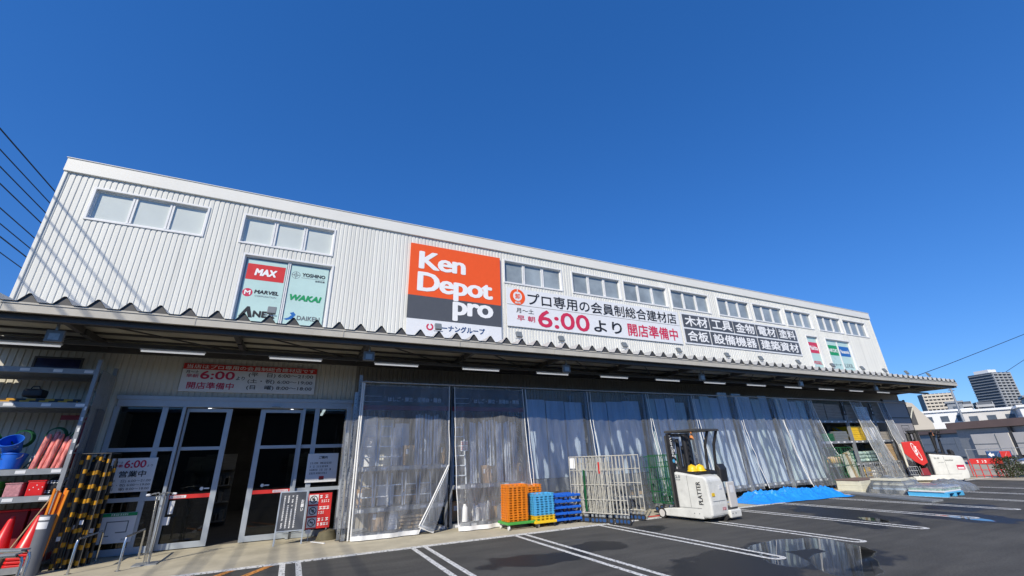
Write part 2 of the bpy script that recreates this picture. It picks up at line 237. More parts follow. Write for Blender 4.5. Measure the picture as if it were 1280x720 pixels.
# ------------------------------------------------------------------ mesh helpers
class MB:
    def __init__(s): s.v = []; s.f = []
    def add(s, vs, fs):
        n = len(s.v); s.v += [tuple(x) for x in vs]; s.f += [tuple(i + n for i in f) for f in fs]; return s
    def box(s, x0, x1, y0, y1, z0, z1):
        return s.add([(x0, y0, z0), (x1, y0, z0), (x1, y1, z0), (x0, y1, z0), (x0, y0, z1), (x1, y0, z1), (x1, y1, z1), (x0, y1, z1)],
                     [(0, 3, 2, 1), (4, 5, 6, 7), (0, 1, 5, 4), (1, 2, 6, 5), (2, 3, 7, 6), (3, 0, 4, 7)])
    def bar(s, p, q, a, b=None):
        p = Vector(p); q = Vector(q); b = b or a; d = (q - p).normalized()
        up = Vector((0, 0, 1)) if abs(d.z) < 0.95 else Vector((0, 1, 0))
        x = d.cross(up).normalized(); y = x.cross(d)
        x *= a / 2; y *= b / 2
        return s.add([p - x - y, p + x - y, p + x + y, p - x + y, q - x - y, q + x - y, q + x + y, q - x + y],
                     [(0, 3, 2, 1), (4, 5, 6, 7), (0, 1, 5, 4), (1, 2, 6, 5), (2, 3, 7, 6), (3, 0, 4, 7)])
    def cyl(s, p, q, r, r1=None, n=12):
        p = Vector(p); q = Vector(q); r1 = r if r1 is None else r1; d = (q - p).normalized()
        up = Vector((0, 0, 1)) if abs(d.z) < 0.95 else Vector((0, 1, 0)); x = d.cross(up).normalized(); y = d.cross(x)
        vs = []
        for k in range(n):
            a = 2 * math.pi * k / n; e = x * math.cos(a) + y * math.sin(a); vs += [p + e * r, q + e * r1]
        fs = [(2 * k, 2 * ((k + 1) % n), 2 * ((k + 1) % n) + 1, 2 * k + 1) for k in range(n)]
        fs += [tuple(2 * k for k in range(n - 1, -1, -1)), tuple(2 * k + 1 for k in range(n))]
        return s.add(vs, fs)
    def tube(s, pts, r, n=8):
        pts = [Vector(p) for p in pts]; rings = []; up = None
        for i, p in enumerate(pts):
            a = pts[max(0, i - 1)]; b = pts[min(len(pts) - 1, i + 1)]; d = (b - a).normalized()
            if up is None or abs(up.dot(d)) > 0.98: up = Vector((0, 0, 1)) if abs(d.z) < 0.9 else Vector((0, 1, 0))
            x = d.cross(up).normalized(); y = d.cross(x); up = x.cross(d) if False else up
            rings.append([p + (x * math.cos(2 * math.pi * k / n) + y * math.sin(2 * math.pi * k / n)) * r for k in range(n)])
        vs = [v for rg in rings for v in rg]; fs = []
        for i in range(len(rings) - 1):
            for k in range(n): fs.append((i * n + k, i * n + (k + 1) % n, (i + 1) * n + (k + 1) % n, (i + 1) * n + k))
        fs += [tuple(range(n - 1, -1, -1)), tuple((len(rings) - 1) * n + k for k in range(n))]
        return s.add(vs, fs)
    def prism(s, poly, a, b, axis='y'):
        f = {'y': lambda u, v, t: (u, t, v), 'x': lambda u, v, t: (t, u, v), 'z': lambda u, v, t: (u, v, t)}[axis]
        n = len(poly); vs = [f(u, v, a) for u, v in poly] + [f(u, v, b) for u, v in poly]
        return s.add(vs, [tuple(range(n)), tuple(range(2 * n - 1, n - 1, -1))] + [(k, n + k, n + (k + 1) % n, (k + 1) % n) for k in range(n)])
    def lathe(s, prof, n=20, c=(0, 0, 0)):
        vs = []; m = len(prof)
        for k in range(n):
            a = 2 * math.pi * k / n
            vs += [(c[0] + r * math.cos(a), c[1] + r * math.sin(a), c[2] + z) for r, z in prof]
        return s.add(vs, [(k * m + i, ((k + 1) % n) * m + i, ((k + 1) % n) * m + i + 1, k * m + i + 1) for k in range(n) for i in range(m - 1)])
    def grid(s, fn, nu, nv):
        vs = [fn(i / nu, j / nv) for j in range(nv + 1) for i in range(nu + 1)]
        return s.add(vs, [(j * (nu + 1) + i, j * (nu + 1) + i + 1, (j + 1) * (nu + 1) + i + 1, (j + 1) * (nu + 1) + i) for j in range(nv) for i in range(nu)])
    def build(s, name, m, parent=None, smooth=False, bevel=0.0, loc=None):
        me = bpy.data.meshes.new(name); me.from_pydata(s.v, [], s.f); me.validate(); me.update()
        me.materials.append(M[m] if isinstance(m, str) else m)
        o = bpy.data.objects.new(name, me); COL.objects.link(o)
        if smooth:
            me.polygons.foreach_set('use_smooth', [True] * len(me.polygons)); me.set_sharp_from_angle(angle=R(40))
        if bevel:
            b = o.modifiers.new('bevel', 'BEVEL'); b.width = bevel; b.segments = 2; b.limit_method = 'ANGLE'
        if parent: o.parent = parent
        if loc: o.location = loc
        return o
def tag(o, label=None, cat=None, group=None, kind=None):
    if label:
        o['label'] = label
        if not 4 <= len(label.split()) <= 16: print('LABEL LENGTH', len(label.split()), label)
    if cat: o['category'] = cat
    if group: o['group'] = group
    if kind: o['kind'] = kind
    return o
def thing(name, label, cat, loc=(0, 0, 0), rz=0.0, group=None):
    o = bpy.data.objects.new(name, None); COL.objects.link(o); o.location = loc; o.rotation_euler = (0, 0, rz); o.empty_display_size = 0.2
    return tag(o, label, cat, group)
def dup(o, loc, rz=None, label=None, parent=None):
    c = o.copy(); COL.objects.link(c)
    if parent is not None: c.parent = parent
    else:
        c.location = loc
        if rz is not None: c.rotation_euler = (0, 0, rz)
        if label: tag(c, label)
    for ch in list(o.children): dup(ch, None, parent=c)
    return c
def text(name, body, box, m, parent, y=0.0, bold=0.0, shear=0.0, rz=0.0, loc=None, depth=0.003, spacing=1.0, turn=False, boldz=None):
    """lettering facing -y, its outline fitted into box = (x0, x1, z0, z1); turn: reads from bottom to top"""
    c = bpy.data.curves.new(name, 'FONT'); c.body = body; c.offset = 0.0; embolden = bold; c.shear = shear; c.resolution_u = 3; c.space_character = spacing
    t = bpy.data.objects.new(name, c); COL.objects.link(t); bpy.context.view_layer.update()
    me = bpy.data.meshes.new_from_object(t.evaluated_get(bpy.context.evaluated_depsgraph_get()))
    bpy.data.objects.remove(t)
    P = [v.co.copy() for v in me.vertices]
    if turn: P = [Vector((-p.y, p.x, 0)) for p in P]
    if not P: return None
    u0 = min(p.x for p in P); u1 = max(p.x for p in P); v0 = min(p.y for p in P); v1 = max(p.y for p in P)
    x0, x1, z0, z1 = box; f = [tuple(q.vertices) for q in me.polygons]; bpy.data.meshes.remove(me)
    mb = MB(); k = (z1 - z0) / max(v1 - v0, 1e-6); e = embolden * k; ez = e if boldz is None else boldz * k
    sh = [(0, 0)] if not embolden else [(0, 0)] + [(e * math.cos(q), ez * math.sin(q)) for q in [math.pi * i / 4 for i in range(8)]]
    for i, (dx, dz) in enumerate(sh):
        mb.add([(x0 + e + dx + (p.x - u0) / (u1 - u0) * (x1 - x0 - 2 * e), y - depth - i * 0.0005, z0 + ez + dz + (p.y - v0) / (v1 - v0) * (z1 - z0 - 2 * ez)) for p in P], f)
    o = mb.build(name, m, parent)
    o.rotation_euler = (0, 0, rz)
    if loc: o.location = loc
    return o
def scribble(mb, x0, x1, z0, z1, y, cell, vertical=False):
    """rows (or columns) of tiny character-like blocks for print that cannot be read in the photograph"""
    if not vertical:
        x = x0
        while x < x1 - cell * 0.5:
            wd = cell * random.uniform(0.5, 0.95)
            if random.random() < 0.9:
                mb.box(x, x + wd * 0.9, y - 0.002, y, z1 - (z1 - z0) * random.uniform(0.15, 0.35), z1); mb.box(x + wd * 0.3, x + wd * 0.55, y - 0.002, y, z0, z1 - (z1 - z0) * 0.36)
                mb.box(x, x + wd * 0.28, y - 0.002, y, z0, z0 + (z1 - z0) * 0.25); mb.box(x + wd * 0.57, x + wd * 0.9, y - 0.002, y, z0 + (z1 - z0) * 0.1, z0 + (z1 - z0) * 0.4)
            x += cell
    else:
        z = z1
        while z > z0 + cell * 0.5:
            h = cell * 0.8
            if random.random() < 0.94:
                mb.box(x0, x1, y - 0.002, y, z - h * 0.28, z); mb.box(x0 + (x1 - x0) * random.uniform(0.2, 0.5), x1 - (x1 - x0) * 0.3, y - 0.002, y, z - h, z - h * 0.3)
                mb.box(x0, x0 + (x1 - x0) * 0.18, y - 0.002, y, z - h, z - h * 0.45)
            z -= cell
    return mb
ORD = ['first', 'second', 'third', 'fourth', 'fifth', 'sixth', 'seventh', 'eighth', 'ninth', 'tenth', 'eleventh', 'twelfth', 'thirteenth', 'fourteenth', 'fifteenth', 'sixteenth', 'seventeenth', 'eighteenth']
def struct(o): o['kind'] = 'structure'; return o

# ------------------------------------------------------------------ ground
g = MB(); g.add([(-260, -300, 0), (900, -300, 0), (900, 700, 0), (-260, 700, 0)], [(0, 1, 2, 3)]); struct(g.build('asphalt_ground', 'asphalt'))
g = MB(); g.box(-14, 33.3, 10.62, WY + 0.3, -0.2, 0.012); struct(g.build('concrete_apron', 'concrete'))
g = MB(); g.box(33.3, 60, 3.0, 40, -0.2, 0.01); g.box(29.8, 33.3, 7.5, 10.62, -0.2, 0.008); struct(g.build('yard_pavement', 'beige_ground'))
g = MB(); g.box(-14, 33.3, 10.50, 10.615, -0.1, 0.016); struct(g.build('kerb_line', 'white_line'))
def flat(x0, x1, y0, y1, z=0.004): return [(x0, y0, z), (x1, y0, z), (x1, y1, z), (x0, y1, z)]
for k, xc in enumerate([-4.75, -2.27, 0.225, 2.735, 5.21, 7.70, 10.18, 12.66, 15.14, 17.62, 20.1, 22.6, 25.1]):
    g = MB(); ye = 5.72
    for s in (-0.135, 0.135): g.add(flat(xc + s - 0.05, xc + s + 0.05, ye, 10.49), [(0, 1, 2, 3)])
    arc = [(xc + (0.135 + d) * math.cos(t), ye - (0.135 + d) * math.sin(t), 0.004) for d in (-0.05, 0.05) for t in [math.pi * i / 10 for i in range(11)]]
    g.add(arc, [(i, i + 1, i + 12, i + 11) for i in range(10)])
    struct(g.build('parking_line', 'white_line'))
for k in range(4):
    g = MB(); x = -0.05 - k * 0.62; g.add([(x, 10.47, 0.004), (x - 0.16, 10.47, 0.004), (x - 1.0, 9.0, 0.004), (x - 0.84, 9.0, 0.004)], [(0, 1, 2, 3)]); struct(g.build('hatch_line', 'orange_line'))

# ------------------------------------------------------------------ the store
store = thing('store_building', 'long off-white ribbed metal store building with high windows and a folded-roof canopy', 'building', (0, 0, 0))
XL, XR, ZT = -6.60, 33.06, 9.80
WIN = [(-5.86, -3.29), (-2.31, 0.25), (6.53, 9.14), (9.71, 12.25), (12.48, 15.05), (15.36, 17.88), (18.55, 20.95), (21.3, 23.72), (24.05, 26.42), (27.03, 29.42), (29.73, 32.24)]
WZ = (8.12, 9.03)
holes = [(a, b, WZ[0], WZ[1]) for a, b in WIN]
BIG = [(-2.10, 0.33, 5.0, 7.71), (25.40, 26.45, 5.0, 7.62), (27.24, 29.68, 5.0, 7.60)]
holes += BIG
DOOR = (-4.02, 1.36, -0.1, 3.28)
def cladding(x0, x1, z0, z1, y, holes, pitch=0.128, depth=0.017):
    mb = MB(); prof = [(0, 0), (0.098, 0), (0.112, 1), (0.136, 1), (0.15, 0)]; x = x0
    while x < x1 - 1e-4:
        for (a, da), (b, db) in zip(prof[:-1], prof[1:]):
            xa = x + a * pitch / 0.15; xb = min(x + b * pitch / 0.15, x1)
            if xa >= x1: continue
            xm = (xa + xb) / 2; iv = [(z0, z1)]
            for h in holes:
                if h[0] < xm < h[1]:
                    nv = []
                    for p, q in iv:
                        if h[2] > p: nv.append((p, min(q, h[2])))
                        if h[3] < q: nv.append((max(p, h[3]), q))
                    iv = [t for t in nv if t[1] - t[0] > 1e-3]
            for p, q in iv:
                mb.add([(xa, y + da * depth, p), (xb, y + db * depth, p), (xb, y + db * depth, q), (xa, y + da * depth, q)], [(0, 1, 2, 3)])
        x += pitch
    return mb
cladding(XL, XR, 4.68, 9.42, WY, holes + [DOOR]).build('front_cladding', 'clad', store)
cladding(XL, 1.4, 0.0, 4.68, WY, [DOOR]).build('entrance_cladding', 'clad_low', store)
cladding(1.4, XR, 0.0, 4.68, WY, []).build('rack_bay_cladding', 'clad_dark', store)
mb = MB()      # side and back walls, inner faces, roof slab
mb.box(XL, XL + 0.2, WY + 0.04, 34, 0, 9.4); mb.box(XR - 0.2, XR, WY + 0.04, 34, 0, 9.4); mb.box(XL + 0.2, XR - 0.2, 33.8, 34, 0, 9.4)
mb.build('rear_and_side_wall', 'clad', store)
mb = MB()
ys = (WY + 0.16, WY + 0.22)
xs = sorted([XL + 0.2, XR - 0.2, DOOR[0], DOOR[1]])
mb.box(xs[0], xs[1], *ys, 0, 9.3); mb.box(xs[2], xs[3], *ys, 0, 9.3); mb.box(xs[1], xs[2], *ys, 3.45, 9.3)
mb.box(XL + 0.2, XR - 0.2, WY + 0.22, 33.8, 4.0, 4.1); mb.box(XL + 0.2, XR - 0.2, 24.0, 24.1, 0.02, 4.0)
mb.build('inner_lining', 'inner', store)
mb = MB(); mb.box(XL, XR, WY + 0.3, 34, 9.42, 9.5); mb.build('roof', 'fold', store)
mb = MB()
mb.box(XL - 0.05, XR + 0.05, WY - 0.06, WY + 0.28, 9.40, 9.80); mb.box(XL - 0.05, XL + 0.25, WY + 0.28, 34, 9.40, 9.80); mb.box(XR - 0.25, XR + 0.05, WY + 0.28, 34, 9.40, 9.80)
mb.box(XL - 0.07, XR + 0.07, WY - 0.08, WY + 0.30, 9.80, 9.83)
mb.box(XL - 0.03, XL + 0.05, WY - 0.03, WY + 0.0, 0, 9.4); mb.box(XR - 0.05, XR + 0.03, WY - 0.03, WY + 0.0, 0, 9.4)
mb.build('parapet_cap', 'cap', store, bevel=0.012)
mb = MB(); mb.box(XL + 0.2, XR - 0.2, WY + 0.25, 33.8, -0.1, 0.02); mb.build('shop_floor', 'inner', store)
def frame_mb(a, b, z0, z1, t=0.05, y0=WY - 0.025, y1=WY + 0.12, mull=(), mw=0.11, my=(WY + 0.06, WY + 0.11)):
    mb = MB(); mb.box(a - t, b + t, y0, y1, z1, z1 + t); mb.box(a - t, b + t, y0, y1, z0 - t, z0); mb.box(a - t, a, y0, y1, z0, z1); mb.box(b, b + t, y0, y1, z0, z1)
    mb.box(a, b, my[0], my[1], z1 - 0.04, z1); mb.box(a, b, my[0], my[1], z0, z0 + 0.05); mb.box(a, a + 0.035, my[0], my[1], z0 + .05, z1 - .04); mb.box(b - 0.035, b, my[0], my[1], z0 + .05, z1 - .04)
    for x in mull:
        mb.box(x - mw / 2, x - 0.012, my[0] - 0.012, my[1], z0 + .05, z1 - .04); mb.box(x + 0.012, x + mw / 2, my[0] - 0.012, my[1], z0 + .05, z1 - .04); mb.box(x - 0.012, x + 0.012, my[0] + 0.02, my[1], z0 + .05, z1 - .04)
    return mb
for a, b in WIN:
    d = (b - a) / 3
    wn = frame_mb(a, b, *WZ, mull=(a + d, a + 2 * d)).build('window', 'white_alu', store)
    MB().box(a + .02, b - .02, WY + 0.092, WY + 0.10, WZ[0] + .02, WZ[1] - .02).build('pane', 'sky_glare_glass' if a < 0 else 'up_glass', wn)
for (a, b, z0, z1), mu in zip(BIG, [(-0.89,), (), (28.43,)]):
    wn = frame_mb(a, b, z0, z1, mull=mu, mw=0.08).build('tall_window', 'white_alu', store)
    MB().box(a + .02, b - .02, WY + 0.10, WY + 0.11, z0 + .02, z1 - .02).build('pane', 'up_glass', wn)
# small louvred window behind the left rack
wn = frame_mb(-5.75, -4.95, 4.05, 4.32, t=0.04, mull=()).build('vent_window', 'darksteel', store)
MB().box(-5.75, -4.95, WY - 0.004, WY + 0.02, 4.05, 4.32).build('pane', 'blind', wn)

# ---- shop front
ent = frame_mb(DOOR[0], DOOR[1], 0.0, 3.24, t=0.0, my=(WY + .02, WY + .1)).build('entrance_frame', 'alu', store) if False else None
mb = MB()
mb.box(-4.02, 1.36, WY - 0.05, WY + 0.16, 3.24, 3.42); mb.box(-4.06, 1.40, WY - 0.07, WY - 0.05, 3.40, 3.50)      # header and its drip
mb.box(-4.06, -3.96, WY - 0.02, WY + 0.16, 0, 3.24); mb.box(1.26, 1.36, WY - 0.02, WY + 0.16, 0, 3.24)
for x in (-2.66, 0.12): mb.box(x - 0.035, x + 0.035, WY - 0.06, WY + 0.02, 0.02, 3.24)                             # fixed posts
mb.box(-3.96, -2.70, WY + 0.0, WY + 0.06, 1.10, 1.19); mb.box(-3.96, -2.70, WY, WY + 0.06, 2.19, 2.28); mb.box(-3.96, -2.70, WY, WY + 0.06, 0.02, 0.16)
mb.box(-3.12, -3.00, WY, WY + 0.06, 0.16, 1.10); mb.box(-3.12, -3.00, WY, WY + 0.06, 1.19, 2.19); mb.box(-3.12, -3.00, WY, WY + 0.06, 2.28, 3.24)
mb.box(0.16, 1.26, WY, WY + 0.06, 1.10, 1.19); mb.box(0.16, 1.26, WY, WY + 0.06, 2.19, 2.28); mb.box(0.16, 1.26, WY, WY + 0.06, 0.02, 0.16)
for a, b in ((0.16, 1.10), (1.19, 2.19), (2.28, 3.24)): mb.box(0.40, 0.52, WY, WY + 0.06, a, b)
mb.box(-0.75, -0.45, WY - 0.09, WY - 0.05, 3.25, 3.30)
ent = mb.build('entrance_frame', 'alu', store, bevel=0.004)
for a, b in ((-3.96, -2.70), (0.16, 1.26)): MB().box(a, b, WY + 0.028, WY + 0.034, 0.16, 3.24).build('fixed_pane', 'dark_glass', ent)
MB().box(-0.70, -0.50, WY - 0.092, WY - 0.088, 3.262, 3.272).build('sensor_slot', 'ink', ent)
for a, b, hs_ in ((-2.62, -1.62, 1), (-0.955, 0.09, -1)):
    y0, y1 = WY + 0.08, WY + 0.13
    mb = MB(); st = 0.125
    mb.box(a, a + (0.055 if hs_ > 0 else st), y0, y1, 0.03, 3.22); mb.box(b - (st if hs_ > 0 else 0.055), b, y0, y1, 0.03, 3.22)
    xa = a + (0.055 if hs_ > 0 else st); xb = b - (st if hs_ > 0 else 0.055)
    mb.box(xa, xb, y0, y1, 3.13, 3.22); mb.box(xa, xb, y0, y1, 2.20, 2.28); mb.box(xa, xb, y0, y1, 0.03, 0.16)
    dr = mb.build('sliding_door', 'alu', store, bevel=0.004)
    MB().box(xa, xb, y0 + 0.022, y0 + 0.028, 0.16, 3.13).build('pane', 'dark_glass', dr)
    s = MB().box(xa, xb, y0 + 0.008, y0 + 0.014, 1.10, 1.19).build('red_strip', 'sign_red', dr)
    xm = (xa + 0.02, xa + 0.34) if hs_ > 0 else (xb - 0.40, xb - 0.04)
    MB().box(xm[0], xm[1], y0 + 0.004, y0 + 0.008, 1.115, 1.175).build('strip_label', 'sign_white', dr)
    mb = MB(); scribble(mb, xm[0] + 0.02, xm[1] - 0.02, 1.13, 1.16, y0 + 0.004, 0.03); mb.build('lettering', 'redink', dr)
    c = (xb - 0.20) if hs_ > 0 else (xa + 0.2)
    MB().cyl((c, y0 + 0.014, 1.30), (c, y0 + 0.02, 1.30), 0.04, n=16).box(c + 0.05, c + 0.16, y0 + 0.014, y0 + 0.018, 1.285, 1.315).build('door_sticker', 'sign_white', dr)
mb = MB()                                    # tall notice strip on the left fixed post
mb.box(-2.52, -2.42, WY + 0.075, WY + 0.078, 0.78, 1.06).box(-2.58, -2.44, WY + 0.075, WY + 0.078, 0.55, 0.72); mb.build('notice_strip', 'sign_white', store)
# interior behind the glass: ceiling strips and gondola shelves
for x in (-3.2, -0.3, 0.95):
    for k in range(6 if x > 0 else 5): MB().box(x - 0.05, x + 0.05, 15.2 + k * 1.35, 16.1 + k * 1.35, 3.92, 3.96).build('ceiling_strip_light', 'striplight', store)
for x, y in ((-3.9, 17.2), (-2.2, 18.4), (0.8, 18.0), (0.3, 20.5), (-3.2, 21.5)):
    mb = MB(); mb.box(x - 0.45, x + 0.45, y, y + 0.06, 0.02, 2.2)
    for z in (0.15, 0.7, 1.2, 1.7): mb.box(x - 0.45, x + 0.45, y - 0.42, y, z, z + 0.04)
    for k in range(22): 
        z = random.choice((0.19, 0.74, 1.24, 1.74)); xx = x - 0.4 + random.random() * 0.7; mb.box(xx, xx + 0.1, y - 0.35, y - 0.1, z, z + random.uniform(0.12, 0.35))
    mb.build('shop_shelf', 'greywood', store)

# ---- canopy
CY = 10.85; CZ0, CZ1 = 4.62, 4.79
mb = MB(); prof = []; x = XL; P = 0.503
pts = [(0.0, 0.02), (0.125, 0.185), (0.165, 0.185), (0.29, 0.02), (0.503, 0.02)]
top = []
while x < XR:
    top += [(x + a, 4.80 + b) for a, b in pts[:-1]]; x += P
def zroof(y): return 0.05 * (y - CY)
n = len(top)
vs = []
for (x, z) in top: vs += [(x, CY - 0.10, z), (x, WY - 0.01, z + 0.14)]
mb.add(vs, [(2 * i, 2 * i + 2, 2 * i + 3, 2 * i + 1) for i in range(n - 1)])
canopy = mb.build('canopy', 'fold', store)
mb = MB(); tp = [(x, min(z, 4.98)) for x, z in top]      # dark closer strip inside the fold ends
mb.add([v for x, z in tp for v in ((x, CY - 0.07, 4.80), (x, CY - 0.07, max(4.806, z - 0.012)))], [(2 * i, 2 * i + 2, 2 * i + 3, 2 * i + 1) for i in range(len(tp) - 1)])
mb.build('fold_closer', 'darksteel', canopy)
mb = MB(); mb.box(XL - 0.02, XR + 0.02, CY - 0.06, CY + 0.02, CZ0, CZ1 + 0.012); mb.box(XL - 0.02, XR + 0.02, CY - 0.075, CY - 0.06, CZ1 - 0.015, CZ1 + 0.02)
mb.box(XL - 0.04, XL + 0.04, CY + 0.02, WY - 0.01, CZ0 - 0.08, CZ1); mb.box(XR - 0.04, XR + 0.06, CY + 0.02, WY - 0.01, CZ0 - 0.08, CZ1 + 0.02)
x = XL + 1.3
while x < XR: mb.box(x, x + 0.008, CY - 0.079, CY - 0.0755, CZ0, CZ1 - 0.016); x += 3.0
mb.build('fascia', 'fascia', canopy)
mb = MB()
mb.box(XL + 0.06, XR - 0.06, CY + 0.10, CY + 0.22, CZ0 - 0.10, CZ1 - 0.005)      # edge beam set back
mb.box(XL + 0.06, XR - 0.06, 12.14, 12.24, 4.36, 4.44)                            # tube rail
mb.box(XL + 0.06, XR - 0.06, WY - 0.14, WY - 0.03, 4.52, 4.72)
x = -4.55
while x < XR:
    mb.box(x - 0.05, x + 0.05, CY + 0.22, 12.14, 4.60, 4.74); mb.box(x - 0.05, x + 0.05, 12.24, WY - 0.14, 4.60, 4.74)
    mb.bar((x + 0.1, 11.1, 4.66), (x + 2.8, 13.4, 4.66), 0.03); x += 2.97
mb.build('canopy_beam', 'darksteel', canopy)
mb = MB(); mb.box(XL + 0.04, XR - 0.04, CY + 0.02, WY - 0.02, 4.795, 4.803); mb.build('soffit', 'under', canopy)
mb = MB()
for y in (11.4, 12.0, 12.7, 13.3): mb.box(XL + 0.06, XR - 0.06, y, y + 0.05, 4.745, 4.794)
mb.build('purlin', 'darksteel', canopy)
for k in range(14):
    x0 = -6.05 + 2.58 * k
    t = thing('fluorescent_light', f'white fluorescent tube under the canopy, {ORD[k]} from the left end of the row', 'light', (x0, 12.19, 4.30), 0, 'fluorescent tubes under the canopy')
    MB().box(0, 1.25, -0.03, 0.03, 0.025, 0.06).build('housing', 'white_alu', t); MB().cyl((0.02, 0, 0), (1.23, 0, 0), 0.018, n=8).build('tube', 'tubeon', t, smooth=True)
where = ['over the tool rack left of the doors', 'at the left end of the curtains', 'over the blue dollies', 'over the green caged trolley', 'over the blue tarpaulin', 'over the right end of the open racks']
for k in range(6):
    t = thing('canopy_lamp', 'square grey floodlight hung under the canopy front ' + where[k], 'lamp', (-4.60 + 6.02 * k, 11.32, 4.19), 0, 'square lamps under the canopy')
    MB().box(-0.14, 0.14, -0.06, 0.02, 0, 0.24).build('lamp_body', 'lampgrey', t, bevel=0.015)
    MB().box(-0.08, 0.08, -0.066, -0.06, 0.04, 0.17).build('lens', 'lensgrey', t)
    MB().box(-0.17, 0.17, -0.10, -0.02, 0.40, 0.425).bar((0, -0.03, 0.24), (0, -0.03, 0.42), 0.04).build('bracket', 'galv', t)
fl = [(-0.94, 'left of the orange sign '), (3.24, 'in front of the foot of the orange sign'), (5.82, 'under the right corner of the orange sign'), (7.36, 'under the red opening-hour digits'), (9.96, 'under the black letters beside the hour'), (12.55, 'under the red characters of the banner'), (15.18, 'under the right end of the long banner'), (17.24, 'under the lower left dark sign'), (19.79, 'under the middle dark sign'), (22.4, 'under the right dark sign'), (24.92, 'just left of the narrow window banner'), (27.0, 'between the two right window banners'), (29.2, 'under the right window banners'), (31.6, 'nearest the right end of the building')]
for x, d in fl:
    t = thing('sign_floodlight', 'small grey floodlight on the canopy roof ' + d, 'lamp', (x, 11.3, 5.0), 0, 'sign floodlights on the canopy roof')
    MB().box(-0.10, 0.10, -0.06, 0.06, 0.0, 0.02).bar((0, 0, 0.02), (0, 0, 0.16), 0.03).box(-0.13, 0.13, -0.012, 0.012, 0.14, 0.16).build('stand', 'galv', t)
    mb = MB(); mb.prism([(-0.07, 0.20), (0.02, 0.18), (0.10, 0.36), (0.02, 0.39)], -0.095, 0.095, 'x'); mb.build('lamp_head', 'greyink', t, bevel=0.01)

# ------------------------------------------------------------------ signs on the front
def panel(name, label, x0, x1, z0, z1, m, y=WY - 0.03, th=0.03, cat='sign', group=None, bevel=0.004):
    """a flat sign; everything inside it is placed from its lower left corner"""
    t = thing(name, label, cat, (x0, y, z0), 0, group)
    MB().box(0, x1 - x0, -th, 0, 0, z1 - z0).build('panel', m, t, bevel=bevel); return t
# main sign
t = thing('store_sign', 'big square sign, orange over dark grey over white, with fat white lettering', 'sign', (2.81, WY - 0.03, 5.30))
W_ = 3.49
MB().box(0, W_, -0.05, 0, 1.77, 3.76).build('orange_panel', 'sign_orange', t); MB().box(0, W_, -0.05, 0, 0.93, 1.768).build('grey_panel', 'sign_grey', t); MB().box(0, W_, -0.045, 0, 0, 0.928).build('white_panel', 'sign_white', t)
yl = -0.051
text('lettering', 'Ken', (0.31, 2.08, 2.79, 3.49), 'whiteink', t, yl, bold=0.045, boldz=0.022, spacing=0.93); text('lettering', 'Depot', (0.29, 3.16, 1.72, 2.68), 'whiteink', t, yl, bold=0.045, boldz=0.022, spacing=0.93)
text('lettering', 'pro', (1.59, 3.17, 0.98, 1.71), 'whiteink', t, yl - 0.004, bold=0.045, boldz=0.022, spacing=0.93)
text('lettering', 'コーナングループ', (1.0, 2.82, 0.57, 0.80), 'navy', t, -0.046, bold=0.03)
mb = MB(); n = 28
for k in range(n - 3):
    a0 = math.radians(115 + k * 360 / n); a1 = math.radians(115 + (k + 1) * 360 / n)
    mb.add([(0.80 + r * math.cos(a), -0.049, 0.68 + r * math.sin(a)) for r, a in ((0.07, a0), (0.125, a0), (0.125, a1), (0.07, a1))], [(3, 2, 1, 0)])
mb.build('emblem', 'redink', t)
# long white banner (upper and lower strip)
t = thing('long_banner', 'long white banner in two strips, black characters above red opening-hour digits', 'banner', (6.55, WY - 0.03, 6.33))
W_ = 8.95
MB().box(0, W_, -0.02, 0, 0.88, 1.55).build('upper_strip', 'sign_white', t); MB().box(0, W_, -0.02, 0, 0.0, 0.86).build('lower_strip', 'sign_white', t)
yl = -0.021
text('lettering', 'プロ専用の会員制総合建材店', (0.92, 8.80, 0.93, 1.45), 'ink', t, yl, bold=0.014)
mb = MB(); mb.cyl((0.48, yl, 1.20), (0.48, yl - 0.003, 1.20), 0.33, n=32); mb.build('round_emblem', 'sign_orange', t)
mb = MB(); mb.cyl((0.48, yl - 0.003, 1.23), (0.48, yl - 0.006, 1.23), 0.19, n=28).box(0.465, 0.495, yl - 0.006, yl - 0.003, 1.40, 1.53); mb.build('emblem_disc', 'sign_white', t)
text('lettering', '卸', (0.37, 0.59, 1.12, 1.34), 'sign_orange', t, yl - 0.0065, bold=0.02); text('lettering', '販売', (0.36, 0.60, 0.92, 1.01), 'whiteink', t, yl - 0.0035, bold=0.02)
text('lettering', '月〜土', (0.40, 1.16, 0.56, 0.76), 'ink', t, yl, bold=0.008); text('lettering', '早 朝', (0.42, 1.20, 0.24, 0.47), 'redink', t, yl, bold=0.012)
text('lettering', '6:00', (1.33, 3.78, 0.08, 0.80), 'redink', t, yl, bold=0.02); text('lettering', 'より', (3.98, 5.46, 0.14, 0.66), 'ink', t, yl, bold=0.022); text('lettering', '開店準備中', (5.78, 8.72, 0.12, 0.70), 'redink', t, yl, bold=0.02)
